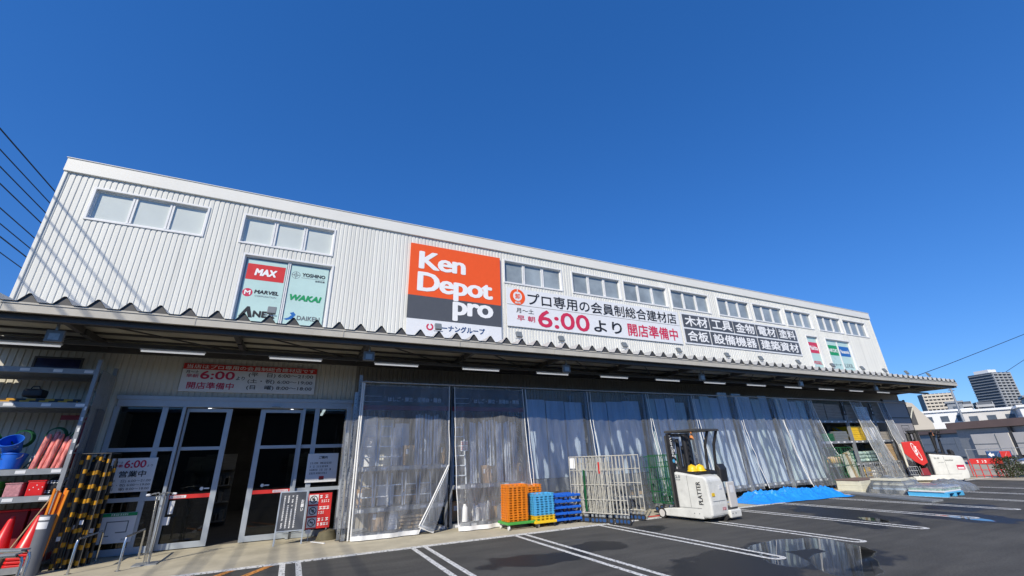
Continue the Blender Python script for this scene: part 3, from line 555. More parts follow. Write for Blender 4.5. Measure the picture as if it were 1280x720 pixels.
# dark grid signs
row1 = [('木材', 15.78, 17.54), ('工具', 17.60, 19.26), ('金物', 19.32, 21.0), ('電材', 21.06, 22.72), ('塗料', 22.78, 24.42)]
row2 = [('合板', 15.78, 17.42), ('設備機器', 17.50, 20.92), ('建築資材', 21.0, 24.42)]
MB().box(15.68, 24.52, WY - 0.028, WY - 0.02, 6.38, 7.92).build('sign_backing', 'sign_white', store)
for k, (s_, a, b) in enumerate(row1):
    t = panel('dark_sign', 'dark sign with two white characters, %s in the upper row of the dark grid' % ORD[k], a, b, 7.21, 7.83, 'sign_grey', WY - 0.03, 0.02, group='dark word signs')
    text('lettering', s_, (0.12, b - a - 0.12, 0.05, 0.57), 'whiteink', t, -0.021, bold=0.024)
for k, (s_, a, b) in enumerate(row2):
    t = panel('dark_sign', ['dark grey sign with two white characters at the lower left of the dark grid', 'dark grey sign with four white characters in the middle of the lower row', 'dark grey sign with four white characters at the lower right of the dark grid'][k], a, b, 6.47, 7.11, 'sign_grey', WY - 0.03, 0.02, group='dark word signs')
    text('lettering', s_, (0.14, b - a - 0.14, 0.06, 0.57), 'whiteink', t, -0.021, bold=0.024)
# maker marks on the tall windows (films hung inside the recess)
yw = WY + 0.085
t = panel('window_banner', 'pale cyan window banner with red block, red roundel and black arrow-headed word', -2.02, -0.95, 5.05, 7.62, 'cyan_film', yw, 0.006, 'window banner', bevel=0)
MB().box(0.03, 1.04, -0.010, -0.0065, 1.92, 2.43).build('red_block', 'sign_red', t); text('lettering', 'MAX', (0.24, 0.83, 2.06, 2.29), 'whiteink', t, -0.0105, bold=0.05, shear=0.12)
MB().cyl((0.16, -0.0065, 1.50), (0.16, -0.009, 1.50), 0.13, n=24).build('roundel', 'redink', t); text('lettering', 'M', (0.08, 0.24, 1.43, 1.57), 'whiteink', t, -0.0095, bold=0.03)
text('lettering', 'MARVEL', (0.33, 0.97, 1.49, 1.61), 'ink', t, -0.007, bold=0.035, shear=0.1); text('lettering', 'CORPORATION', (0.36, 0.92, 1.39, 1.44), 'greyink', t, -0.007)
text('lettering', 'NEX', (0.40, 0.98, 0.76, 0.96), 'ink', t, -0.007, bold=0.05); MB().prism([(0.05, 0.74), (0.23, 1.07), (0.30, 1.07), (0.40, 0.74), (0.30, 0.74), (0.24, 0.92), (0.14, 0.74)], -0.010, -0.0065).build('lettering', 'ink', t)
t = panel('window_banner', 'pale cyan window banner with green italic word above a blue swoosh mark', -0.83, 0.25, 5.05, 7.62, 'cyan_film', yw, 0.006, 'window banner', bevel=0)
mb = MB()
for r in (0.12, 0.06):
    for k in range(20):
        a0, a1 = 2 * math.pi * k / 20, 2 * math.pi * (k + 1) / 20
        mb.add([(0.16 + q * math.cos(a), -0.008, 2.24 + q * math.sin(a)) for q, a in ((r - 0.012, a0), (r, a0), (r, a1), (r - 0.012, a1))], [(3, 2, 1, 0)])
mb.box(0.04, 0.28, -0.009, -0.0065, 2.234, 2.248).box(0.153, 0.167, -0.0095, -0.0065, 2.12, 2.36); mb.build('globe_mark', 'greyink', t)
text('lettering', 'YOSHINO', (0.33, 1.0, 2.22, 2.34), 'ink', t, -0.007, bold=0.03); MB().box(0.32, 1.0, -0.009, -0.0065, 2.17, 2.178).build('rule', 'greyink', t); text('lettering', '吉野石膏', (0.72, 1.0, 2.08, 2.14), 'greyink', t, -0.007, bold=0.01)
text('lettering', 'WAKAI', (0.08, 0.98, 1.40, 1.60), 'greenink', t, -0.007, bold=0.05, shear=0.2)
MB().prism([(0.02, 0.79), (0.10, 0.76), (0.24, 0.81), (0.33, 0.95), (0.26, 1.03), (0.16, 0.99), (0.22, 0.93), (0.14, 0.84)], -0.010, -0.0065).build('swoosh', 'blueink', t); text('lettering', 'DAIKEN', (0.37, 1.0, 0.79, 0.93), 'greyink', t, -0.007, bold=0.018)
t = panel('window_banner', 'narrow pale cyan window banner with a red block above and a yellow block below', 25.44, 26.42, 5.05, 7.58, 'cyan_film', yw, 0.006, 'window banner', bevel=0)
MB().box(0.02, 0.96, -0.010, -0.0065, 1.62, 2.25).build('red_block', 'redink', t); text('lettering', 'Makita', (0.10, 0.90, 1.80, 2.06), 'whiteink', t, -0.0105, bold=0.03, shear=0.1)
text('lettering', 'VESSEL', (0.06, 0.92, 0.98, 1.16), 'redink', t, -0.007, bold=0.03); MB().box(0.05, 0.95, -0.010, -0.0065, 0.2, 0.55).build('yellow_block', 'yellow_pl', t)
t = panel('window_banner', 'pale cyan window banner with a green block above a small red block', 27.28, 28.38, 5.05, 7.56, 'cyan_film', yw, 0.006, 'window banner', bevel=0)
MB().box(0.04, 1.06, -0.010, -0.0065, 1.62, 2.22).build('green_block', 'greenink', t); text('lettering', 'HiKOKI', (0.14, 0.98, 1.80, 2.02), 'whiteink', t, -0.0105, bold=0.03); text('lettering', 'シャープ', (0.18, 0.95, 1.0, 1.12), 'ink', t, -0.007, bold=0.03); MB().box(0.1, 1.0, -0.010, -0.0065, 0.2, 0.62).build('red_block', 'sign_red', t)
t = panel('window_banner', 'pale cyan window banner with a blue block at the top, rightmost of the window banners', 28.48, 29.62, 5.05, 7.56, 'cyan_film', yw, 0.006, 'window banner', bevel=0)
MB().box(0.04, 1.08, -0.010, -0.0065, 1.62, 2.22).build('blue_block', 'blueink', t); text('lettering', 'Panasonic', (0.12, 1.0, 1.80, 2.02), 'whiteink', t, -0.0105, bold=0.03); text('lettering', 'LIXIL', (0.12, 1.02, 0.95, 1.18), 'greyink', t, -0.007, bold=0.01); MB().box(0.1, 1.0, -0.010, -0.0065, 0.2, 0.55).build('lower_blue_block', 'blueink', t)
# opening-hours board above the doors
t = panel('hours_board', 'white opening-hours board with a red headline strip above the entrance doors', -2.90, 0.30, 3.63, 4.36, 'sign_white', WY - 0.025, 0.02)
MB().box(0.0, 3.2, -0.024, -0.0205, 0.58, 0.73).build('red_strip', 'sign_red', t)
text('lettering', '当店はプロ専用の会員制総合建材店です', (0.07, 3.14, 0.60, 0.71), 'whiteink', t, -0.0245, bold=0.014)
text('lettering', '月〜土', (0.08, 0.36, 0.47, 0.55), 'ink', t, -0.021, bold=0.01); text('lettering', '早朝', (0.10, 0.36, 0.36, 0.45), 'redink', t, -0.021, bold=0.01); text('lettering', '6:00', (0.40, 1.18, 0.33, 0.55), 'redink', t, -0.021, bold=0.025)
text('lettering', 'より', (1.22, 1.42, 0.33, 0.43), 'ink', t, -0.021, bold=0.012); text('lettering', '開店準備中', (0.16, 1.20, 0.07, 0.25), 'redink', t, -0.021, bold=0.016)
for k, s_ in enumerate(['(平　日) 6:00〜21:00', '(土・祝) 6:00〜19:00', '(日　曜) 8:00〜18:00']): text('lettering', s_, (1.50, 3.12, 0.42 - 0.17 * k, 0.55 - 0.17 * k), 'ink', t, -0.021, bold=0.008)
# boards in the glass left and right of the doors
yb = WY - 0.03
t = panel('hours_board', 'white sheet with large red hour and black opening times, left of the doors', -3.80, -2.94, 1.31, 2.05, 'sign_white', yb, 0.012)
text('lettering', '月〜土', (0.06, 0.22, 0.62, 0.67), 'ink', t, -0.013); text('lettering', '早朝', (0.07, 0.22, 0.54, 0.60), 'redink', t, -0.013, bold=.01); text('lettering', '6:00', (0.25, 0.66, 0.52, 0.69), 'redink', t, -0.013, bold=0.02); text('lettering', 'より', (0.68, 0.79, 0.54, 0.59), 'ink', t, -0.013)
text('lettering', '営業中', (0.20, 0.70, 0.32, 0.46), 'ink', t, -0.013, bold=0.014)
for k, s_ in enumerate(['(平　日) 6:00〜21:00', '(土・祝) 6:00〜19:00', '(日　曜) 8:00〜18:00']): text('lettering', s_, (0.06, 0.82, 0.20 - 0.085 * k, 0.27 - 0.085 * k), 'ink', t, -0.013)
t = panel('map_poster', 'white poster with a green headline and a plan drawing, low behind the handrails', -3.68, -3.06, 0.28, 0.89, 'sign_white', yb, 0.012, 'poster')
MB().box(0.0, 0.62, -0.015, -0.0125, 0.535, 0.605).build('green_strip', 'greenink', t)
mb = MB(); scribble(mb, 0.15, 0.47, 0.55, 0.59, -0.015, 0.04); mb.build('lettering', 'whiteink', t)
mb = MB()
for a, b, c, d in ((0.10, 0.12, 0.14, 0.44), (0.12, 0.50, 0.42, 0.44), (0.48, 0.50, 0.20, 0.42), (0.30, 0.48, 0.20, 0.22), (0.12, 0.2, 0.14, 0.16)): mb.box(a, b, -0.015, -0.0125, c, d)
scribble(mb, 0.4, 0.58, 0.05, 0.08, -0.0125, 0.035); mb.build('plan_drawing', 'greyink', t)
t = panel('notice_board', 'grey-white notice with lines of small print, right of the sliding doors', 0.37, 1.15, 1.31, 2.04, 'sign_white', yb, 0.012, 'notice')
text('lettering', 'ご案内', (0.28, 0.50, 0.59, 0.66), 'ink', t, -0.013, bold=0.02)
mb = MB()
for k in range(4): scribble(mb, 0.08, 0.62 - 0.06 * (k % 2), 0.46 - 0.085 * k, 0.505 - 0.085 * k, -0.0125, 0.042)
mb.build('small_print', 'ink', t); MB().box(0.34, 0.46, -0.015, -0.0125, 0.06, 0.15).build('logo_block', 'sign_red', t); MB().box(0.34, 0.46, -0.017, -0.0155, 0.06, 0.09).build('logo_base', 'ink', t)
# overhead cables beside the left wall
hgt = ['highest', 'second highest', 'third highest', 'fourth highest', 'fifth highest', 'sixth highest', 'second lowest', 'lowest']
for k, (z, r) in enumerate([(8.69, .017), (8.33, .014), (8.03, .014), (7.73, .015), (7.29, .014), (7.0, .013), (6.76, .016), (6.46, .012)]):
    q = 1.6 + 0.05 * (k % 3); xc = -6.62 * q; z = 1.75 + (z - 1.75) * q; r *= q * 0.9
    o = MB().tube([(xc - 0.0, -34, z + 0.25), (xc, -10, z + 0.06), (xc, 13.7, z), (xc, 34, z + 0.08), (xc, 60, z + 0.35)], r, 6).build('overhead_cable', 'cable')
    tag(o, f'black overhead cable at the upper left of the picture, {hgt[k]} of the bundle', 'cable', 'overhead cables on the left')
o = MB().tube([(40.5, 15.66, 6.2), (44, 14.6, 7.15), (49, 13.1, 8.6), (56, 11.2, 10.6), (70, 8, 14.5)], 0.022, 6).build('overhead_cable', 'cable'); tag(o, 'dark cable sloping up to the right above the apartment towers', 'cable')
o = MB().tube([(54.9, 14.5, 7.2), (60, 13.2, 9.2), (66, 11.5, 11.6)], 0.018, 6).build('overhead_cable', 'cable'); tag(o, 'faint short cable rising beside the tall apartment tower at the right edge', 'cable')

# ------------------------------------------------------------------ opposite side of the lot (seen only as reflection)
t = thing('opposite_building', 'low dark brown building across the car park behind the viewer', 'building', (0, -26, 0))
MB().box(-34, 46, -9, 0, 0, 7.0).build('wall', 'brownwall', t)
MB().box(-34.4, 46.4, -9.4, 0.4, 7.0, 7.3).build('roof', 'steel', t)
for k in range(10): MB().box(-31 + 7.5 * k, -27.6 + 7.5 * k, 0.003, 0.06, 1.0, 2.6).build('window', 'carglass', t)

# ------------------------------------------------------------------ racks along the wall and the plastic in front of them
BAY = [(1.50, 4.02), (4.08, 6.50), (6.56, 9.00), (9.06, 11.62), (11.68, 14.00), (14.06, 16.58), (16.64, 19.20), (19.26, 21.86), (21.92, 24.58), (24.64, 27.10), (27.16, 28.30)]
LEV = [[1.62, 0.64, 0.08], [1.05, 0.08]] + [[1.05, 0.40]] * 2 + [[0.40]] * 4 + [[2.86, 1.92, 0.92, 0.10]] * 3
RY0, RY1 = 12.56, 13.60
bayname = ['first', 'second', 'third', 'fourth', 'fifth', 'sixth', 'seventh', 'eighth', 'ninth', 'tenth', 'eleventh']
def rack(x0, x1, y0, y1, h, levels, label, group, ends=0.09, m='steel', tags=True):
    t = thing('steel_rack', label, 'rack', (x0, y0, 0.012), 0, group); w_ = x1 - x0; d = y1 - y0
    for x in (0.0, w_ - 0.07):
        for y in (0.0, d - 0.07): 
            mb = MB().box(x, x + 0.07, y, y + 0.07, 0.0, h); mb.box(x - 0.01, x + 0.08, y - 0.01, y + 0.08, -0.002, 0.01); mb.build('upright', m, t)
        mb = MB(); z = 0.25
        while z < h - 0.7: mb.bar((x + 0.035, 0.07, z), (x + 0.035, d - 0.07, z + 0.6), 0.03); mb.bar((x + 0.035, 0.07, z + .62), (x + 0.035, d - 0.07, z + 0.62), 0.03); z += 0.64
        mb.build('side_brace', m, t)
    for z in levels:
        b = MB().box(0.071, w_ - 0.071, 0.0, 0.05, z - 0.09, z + 0.02).box(0.071, w_ - 0.071, d - 0.05, d, z - 0.09, z + 0.02).box(0.071, w_ - 0.071, 0.051, d - 0.051, z - 0.03, z).build('shelf', m, t)
        if tags:
            n = max(2, int(w_ / 0.45))
            for k in range(n):
                xx = 0.16 + (w_ - 0.4) * k / (n - 1) + random.uniform(-0.04, 0.04); MB().box(xx, xx + 0.15, -0.004, -0.001, z - 0.065, z - 0.005).build('price_label', 'sign_white', b)
    return t
for k, ((a, b), lv) in enumerate(zip(BAY, LEV)):
    nm = bayname[k] if k < 8 else ['open bay beside the green cage', 'open bay with the yellow sacks', 'narrow open bay beside the grey end panel'][k - 8]
    rack(a, b, RY0, RY1, 3.80, lv, f'grey steel rack behind the {nm} plastic curtain from the left' if k < 8 else f'grey steel rack forming the {nm}', 'steel racks under the canopy')
# header boards with white words over a red band
for k in range(2):
    a, b = BAY[k]; t = thing('header_board', 'black rack header board with white words over a red band, in the %s bay' % bayname[k], 'sign', (a + 0.02, 12.53, 3.10), 0, 'rack header boards')
    w_ = b - a - 0.04
    MB().box(0, w_, -0.015, 0.01, 0.13, 0.66).build('board', 'ink', t); MB().box(0, w_, -0.015, 0.01, 0.0, 0.128).build('red_band', 'dull_red', t)
    MB().box(0.05, 0.50, -0.019, -0.0155, 0.37, 0.378).box(0.05, 0.50, -0.019, -0.0155, 0.22, 0.228).box(0.05, 0.058, -0.019, -0.0155, 0.228, 0.37).bar((0.52, -0.017, 0.22), (0.58, -0.017, 0.38), 0.012, 0.003).bar((0.56, -0.017, 0.22), (0.62, -0.017, 0.38), 0.012, 0.003).build('outline_mark', 'whiteink', t)
    text('lettering', 'はしご・脚立・足場台・踏台', (0.68, 2.22, 0.235, 0.365), 'whiteink', t, -0.016, bold=0.02)
# goods of the first two bays
def pole_row(bay, xs, z0, z1, start):
    for k, x in enumerate(xs):
        o = MB().box(-0.03, 0.03, -0.012, 0.012, 0, z1 - z0 + random.uniform(-0.1, 0.05)).build('aluminium_pole', 'pole', None, bevel=0.004, loc=(x, 12.80 + 0.04 * (k % 3), z0)); o.rotation_euler = (R(-random.uniform(2.0, 3.5)), R(random.uniform(-.4, .4)), 0)
        tag(o, f'aluminium pole standing behind the plastic, {ORD[start + k]} from the left in the {bay} bay', 'pole', 'aluminium poles on the racks')
pole_row('first', [3.12 + 0.092 * i for i in range(9)], 1.655, 3.00, 0)
pole_row('second', [4.80 + 0.092 * i for i in range(8)] + [5.58 + 0.09 * i for i in range(10)], 1.085, 2.85, 0)
def carton(x0, x1, y, d, z0, h, label, m='card', rz=0.0, group='cartons on the racks'):
    w_ = x1 - x0; t = thing('carton', label, 'carton', (x0, y, z0), rz, group)
    MB().box(0, w_, 0, d, 0, h).build('box', m, t, bevel=0.006)
    MB().box(w_ * 0.46, w_ * 0.54, -0.003, -0.0005, 0.002, h - 0.008).build('tape', 'hem' if m != 'card' else 'wood', t)
    MB().box(w_ * 0.12, w_ * 0.36, -0.003, -0.0005, h * 0.55, h * 0.8).build('printed_label', 'sign_white', t); return t
carton(2.78, 3.06, 12.66, 0.4, 1.655, 0.52, 'tall brown carton left of the poles in the first bay'); carton(3.80, 3.93, 12.62, 0.1, 1.655, 0.55, 'narrow brown carton at the right end of the first bay')
carton(2.02, 2.36, 12.68, 0.5, 0.115, 0.50, 'brown carton on the lowest shelf of the first bay'); carton(5.08, 5.30, 12.60, 0.14, 1.085, 0.48, 'left one of two cartons before the second bay poles'); carton(5.32, 5.52, 12.60, 0.14, 1.085, 0.46, 'right one of two cartons before the second bay poles'); carton(6.28, 6.42, 12.60, 0.14, 1.085, 0.5, 'narrow brown carton at the right end of the second bay')
def step_ladder(x, y, z, w_, h, label, lean=6, m='pole'):
    t = thing('step_ladder', label, 'ladder', (x, y, z), 0, 'step ladders on the racks'); t.rotation_euler = (R(-lean), 0, 0)
    for s in (-1, 1): MB().bar((s * w_ / 2, 0, 0), (s * w_ * 0.40, 0, h), 0.03, 0.05).build('rail', m, t)
    k = 0.22
    while k < h - 0.05:
        ww = w_ / 2 - (w_ * 0.1) * k / h - 0.01; MB().box(-ww, ww, -0.05, 0.04, k, k + 0.025).build('step', m, t); k += 0.27
    return t
for i, (x, w_) in enumerate([(1.86, 0.36), (2.28, 0.36), (2.62, 0.28)]): step_ladder(x, 12.75 + .05 * i, 1.655, w_, 1.25 - 0.12 * i, f'aluminium step ladder on the upper shelf, {ORD[i]} in the first bay')
for i, x in enumerate([1.86, 2.24, 2.64, 3.04, 3.42]): step_ladder(x, 12.74 + .03 * (i % 2), 0.675, 0.34, 0.80, f'low folded step ladder on the middle shelf, {ORD[i]} in the first bay', m='white_alu' if i % 2 else 'pole')
step_ladder(4.42, 12.74, 1.085, 0.40, 1.7, 'tall aluminium step ladder at the left end of the second bay')
t = thing('price_card', 'white price card with red print hung before the tall ladder', 'price card', (4.40, 12.60, 1.98)); MB().box(0, 0.22, 0, 0.004, 0, 0.28).build('card', 'sign_white', t); mb = MB(); scribble(mb, 0.02, 0.2, 0.17, 0.25, -0.0005, 0.05); scribble(mb, 0.02, 0.2, 0.03, 0.12, -0.0005, 0.06); mb.build('lettering', 'redink', t)
for i in range(4):
    o = MB().box(0, 0.75, 0, 0.3, 0, 0.05).build('board_bundle', 'wood', None, bevel=0.004, loc=(2.75 + .04 * (i % 2), 12.66 + .02 * (i % 3), 0.112 + 0.085 * i)); tag(o, f'flat timber board on the lowest shelf of the first bay, {ORD[i]} from below', 'board', 'boards on the first rack')
for i, (x, r, h, m) in enumerate([(4.62, .09, .45, 'white'), (4.98, .10, .40, 'white'), (5.35, .08, .5, 'galv'), (5.75, .11, .38, 'white'), (6.15, .09, .42, 'wood')]):
    t = thing('canister', f'{["white", "white", "grey", "white", "tan"][i]} canister low in the second bay, {ORD[i]} from the left', 'canister', (x, 12.85, 0.115), 0, 'canisters in the second bay')
    MB().lathe([(0, 0), (r, 0), (r, h * 0.8), (r * 0.5, h * 0.93), (r * 0.5, h), (0, h)], 16).build('body', m, t, smooth=True); MB().cyl((0, 0, h), (0, 0, h + 0.04), r * 0.45, n=12).build('cap', 'ink', t)
for i in range(3):
    o = MB().box(0, 0.42, 0, 0.05, 0, 1.35 - 0.1 * i).build('display_board', 'cream' if i == 1 else 'sign_white', None, bevel=0.004, loc=(1.66 + 0.46 * i, 13.15, 1.655)); o.rotation_euler = (R(-3), 0, 0); tag(o, f'pale panel behind the ladders on the upper shelf, {ORD[i]} in the first bay', 'panel', 'pale panels in the first bay')
for i, (x0, w_, h, m) in enumerate([(1.62, .5, .42, 'card'), (2.2, .42, .5, 'sign_white'), (2.75, .5, .36, 'card'), (3.35, .45, .46, 'pvc')]): carton(x0, x0 + w_, 13.0, 0.4, 0.675, h, f'{["brown", "white", "brown", "grey"][i]} carton behind the folded ladders, {ORD[i]} in the first bay', m)
for i, (x0, w_, h, m) in enumerate([(4.3, .5, .5, 'card'), (4.95, .5, .42, 'sign_white'), (5.5, .42, .56, 'card'), (5.98, .4, .45, 'sign_white')]): carton(x0, x0 + w_, 13.05, 0.4, 0.115, h, f'{["brown", "white", "brown", "white"][i]} carton behind the canisters, {ORD[i]} in the second bay', m)
for i in range(4): carton(2.46 + .01 * i, 2.70, 12.68, 0.42, 0.115 + 0.12 * i, 0.115, f'flat white carton in the low pile of the first bay, {ORD[i]} from below', 'sign_white')
# tall sheets in bays three to eight
for k in range(2, 8):
    a, b = BAY[k]; n = 3 if k < 4 else 4; wd = (b - a - 0.22) / n
    for i in range(n):
        h = random.uniform(2.35, 2.45) if k < 4 else random.uniform(3.1, 3.3) if k == 4 else random.uniform(3.3, 3.65)
        mb = MB(); ww = wd - 0.03; prof = []
        m_ = int(ww / 0.062)
        for q in range(m_ + 1): prof.append((q * ww / m_, 0.0 if q % 4 < 3 else 0.012))
        mb.grid(lambda u, v: (u * ww, prof[min(m_, int(u * m_ + .5))][1], v * h), m_, 1)
        mb.box(0.0, ww, 0.02, 0.06, 0, h); mb.box(-0.018, -0.006, -0.03, 0.02, -0.02, h * 0.97)
        o = mb.build('sheet_stack', ['sheet', 'sheet_green', 'sheet_pale'][(i * 2 + k) % 3] if k > 3 else 'sheet', None, loc=(a + 0.12 + i * wd, 12.61 + 0.02 * ((i * 3 + k) % 2), 1.11 if k < 4 else 0.43)); o.rotation_euler = (R(-2.0), R(random.uniform(-.5, .5)), 0)
        tag(o, f'tall grey blue sheet stack, {ORD[i]} from the left behind the {bayname[k]} curtain', 'sheet', 'tall sheets behind the curtains')
    if k < 4: t = thing('guard_board', f'dark grey kick board under the sheets behind the {bayname[k]} curtain', 'board', (a + 0.08, 12.53, 0.74), 0, 'kick boards under the sheets'); MB().box(0, b - a - 0.16, -0.02, 0.02, 0, 0.36).build('board', 'steel', t)
    for i in range(2 if k < 4 else 0):
        x0 = a + 0.25 + i * 1.15; carton(x0, x0 + 0.85, 12.7, 0.5, 0.415, random.uniform(0.28, 0.42), f'{["left", "right"][i]} low carton under the sheets behind the {bayname[k]} curtain', 'wood' if k in (3, 4) and i else 'pvc')
# goods of the open bays
def bundle(x0, x1, z0, h, n, m, label, y=12.62, d=0.85, wobble=0.02, name='timber_bundle', cat='timber', group='bundles in the open bays'):
    t = thing(name, label, cat, (x0, y, z0), 0, group); w_ = x1 - x0; hh = h / n
    for i in range(n): MB().box(random.uniform(0, wobble), w_ - random.uniform(0, wobble), random.uniform(0, wobble), d, i * hh + 0.003, (i + 1) * hh - 0.003).build('board', m, t, bevel=0.004)
    return t
bundle(22.05, 23.1, 2.885, 0.80, 6, 'greywood', 'weathered timber stack at the left on the top shelf'); bundle(23.15, 24.45, 2.885, 0.78, 6, 'greywood', 'weathered timber stack second from the left on the top shelf')
bundle(24.75, 25.75, 2.885, 0.78, 5, 'greywood', 'brownish timber stack right of the small black bay number plate'); bundle(25.8, 26.95, 2.885, 0.7, 7, 'sheet', 'bluish flat pack stack on the top shelf'); bundle(27.2, 28.2, 2.885, 0.75, 5, 'greywood', 'timber stack on the top shelf of the narrow bay')
bundle(24.8, 25.9, 1.945, 0.68, 7, 'yellow_pl', 'stack of flat yellow cartons on the second shelf', name='carton_stack', cat='cartons'); bundle(25.95, 26.98, 1.945, 0.64, 6, 'sign_white', 'stack of white cartons right of the yellow cartons', name='carton_stack', cat='cartons')
bundle(22.1, 23.2, 1.945, 0.35, 3, 'cagegreen', 'dark green stack on the second shelf', name='carton_stack', cat='cartons'); bundle(23.3, 24.4, 1.945, 0.45, 4, 'greyink', 'dark grey stack on the second shelf', name='carton_stack', cat='cartons'); bundle(27.2, 28.2, 0.945, 0.8, 8, 'wood', 'pale plank stack in the narrow bay'); bundle(27.2, 28.2, 1.945, 0.4, 3, 'greywood', 'short plank stack on the second shelf of the narrow bay'); bundle(27.2, 28.2, 0.125, 0.62, 6, 'wood', 'pale plank stack at the foot of the narrow bay')
def sack(x, y, z, w_, d, h, m, label, group):
    mb = MB(); sx = random.uniform(0, 50)
    def f(u, v):
        a = 2 * math.pi * u; p = math.pi * (v - 0.5); ex = lambda c: math.copysign(abs(c) ** 0.55, c)
        nn = 1 + 0.10 * noise.noise((math.cos(a) * 2 + sx, math.sin(a) * 2, v * 3)); return (w_ / 2 * ex(math.cos(p)) * ex(math.cos(a)) * nn, d / 2 * ex(math.cos(p)) * ex(math.sin(a)) * nn, h / 2 + h / 2 * ex(math.sin(p)) * nn)
    mb.grid(f, 20, 10); o = mb.build('sack', m, None, smooth=True, loc=(x, y, z)); return tag(o, label, 'sack', group)
for i in range(5): sack(25.2 + random.uniform(-.03, .03), 13.0, 0.125 + i * 0.125, 1.1, 0.7, 0.15, 'yellowsack', f'yellow sack in the bottom pile, {ORD[i]} from below', 'yellow sacks')
for i in range(4): sack(26.4 + random.uniform(-.04, .04), 13.0, 0.125 + i * 0.15, 1.0, 0.7, 0.18, 'sign_white', f'white sack right of the yellow pile, {ORD[i]} from below', 'white sacks')
for i in range(6): sack(25.15 + 1.1 * (i % 2) + random.uniform(-.05, .05), 13.0, 0.945 + (i // 2) * 0.16, 1.05, 0.7, 0.19, 'mint', f'mint and white bag, {ORD[i // 2]} layer, {["left", "right"][i % 2]} pile on the third shelf', 'mint bags')
for i in range(3): sack(22.6 + 0.75 * i, 13.0, 0.945, 0.7, 0.6, 0.25 + .08 * i, ['yellowsack', 'wood', 'mint'][i], f'{["yellow", "tan", "mint"][i]} bag behind the green cage on the third shelf', 'bags behind the cage')
for x, w_ in ((24.44, 0.22), (27.0, 0.2)):
    t = thing('bay_plate', 'small black bay number plate on the rack post ' + ('beside the yellow cartons' if x < 25 else 'beside the narrow bay'), 'plate', (x, 12.53, 3.15), 0, 'bay number plates'); MB().box(0, w_, -0.01, 0.02, 0, 0.6).build('plate', 'ink', t)
    mb = MB()
    for q in range(3): scribble(mb, 0.05, 0.16, 0.08 + 0.19 * q, 0.17 + 0.19 * q, -0.0105, 0.1)
    mb.build('lettering', 'whiteink', t)
# grey end panel
t = thing('end_panel', 'dark grey sheet panel closing the right end of the racks, with a small framed notice', 'panel', (28.36, 12.46, 0.012))
MB().box(0, 2.24, 0, 0.06, 0, 3.95).build('sheet', 'panelgrey', t); MB().box(-0.04, 0.0, -0.02, 0.08, 0, 4.0).box(2.24, 2.28, -0.02, 0.08, 0, 4.0).box(0, 2.24, -0.02, -0.002, 3.0, 3.05).build('trim', 'darksteel', t)
mb = MB(); 
for a, b, c, d in ((1.0, 1.75, 2.62, 2.64), (1.0, 1.75, 2.2, 2.22), (1.0, 1.02, 2.22, 2.62), (1.73, 1.75, 2.22, 2.62)): mb.box(a, b, -0.006, -0.001, c, d)
scribble(mb, 1.12, 1.62, 2.36, 2.50, -0.001, 0.11); mb.build('notice', 'ink', t)
# rail that carries the curtains
t = thing('curtain_rail', 'long thin steel pipe rail carrying the clear curtains', 'rail', (1.40, 12.40, 3.84))
MB().cyl((0, 0, 0), (29.2, 0, 0), 0.022, n=10).build('pipe', 'galv', t, smooth=True)
for k in range(12): MB().bar((0.15 + k * 2.55, 0.02, 0.02), (0.15 + k * 2.55, WY - 12.42, 0.12), 0.035).build('arm', 'galv', t)

def curtain(x0, x1, label, yb=0.0, zb=0.03, seed=0, cut=None, xb=None, nu=56, nv=46, fold=0.035, m='film', ztop=3.80, hems=(1, 1, 1), waves=7):
    """clear film hung from the rail: yb pulls its foot towards the viewer; cut=(z, inset) leaves out the lower right corner"""
    t = thing('plastic_curtain', label, 'curtain', (x0, 12.40, 0), 0, 'clear plastic curtains'); w_ = x1 - x0
    xb0, xb1 = xb if xb else (0.0, w_)
    def f(u, v):
        sc = 0.035 * abs(math.sin(math.pi * waves * u)) * (v ** 8)
        zz = zb + (ztop - zb) * v - sc
        l = xb0 * (1 - v); r = w_ * v + xb1 * (1 - v)
        if cut and zz < cut[0]: r -= cut[1] * (1 - zz / cut[0])
        x = l + (r - l) * u
        y = -yb * (1 - v) ** 1.35
        a = fold * (0.25 + 0.75 * (1 - v)); y += a * math.sin(u * waves * 2 * math.pi + seed + 2 * noise.noise((u * 2, v * 1.2, seed)))
        y += 0.11 * noise.noise((u * 2.2 + seed, v * 1.5, seed)) * (1 - v) ** .5 + 0.05 * noise.noise((u * 7 - v * 4, v * 6 + u * 5, seed + 9)) * min(1, 3 * (1 - v))
        return (x, y, zz)
    MB().grid(f, nu, nv).build('film', m, t, smooth=True)
    def strip(pts, wd, name):
        mb = MB(); mb.tube(pts, wd, 6); mb.build(name, 'hem', t, smooth=True)
    if hems[0]: strip([Vector(f(0.0, j / nv)) for j in range(nv + 1)], 0.012, 'side_hem')
    if hems[1]: strip([Vector(f(1.0, j / nv)) for j in range(nv + 1)], 0.012, 'side_hem')
    if hems[2]:
        mb = MB(); mb.grid(lambda u, v: tuple(Vector(f(u, v * 0.026)) + Vector((0, -0.006, 0))), nu, 3); mb.build('foot_hem', 'hem', t, smooth=True)
    return t
c1 = curtain(1.50, 3.96, 'crinkled clear curtain of the first bay with its lower right corner turned up', yb=0.30, seed=1.3, cut=(1.55, 0.86), fold=0.02, waves=4, m='film_crinkled')
mb = MB()                                             # the turned-up corner
Pp = [Vector((2.40, -0.22, 1.62)), Vector((1.62, -0.34, 0.22)), Vector((2.02, -0.30, 0.06)), Vector((2.44, -0.16, 0.75))]
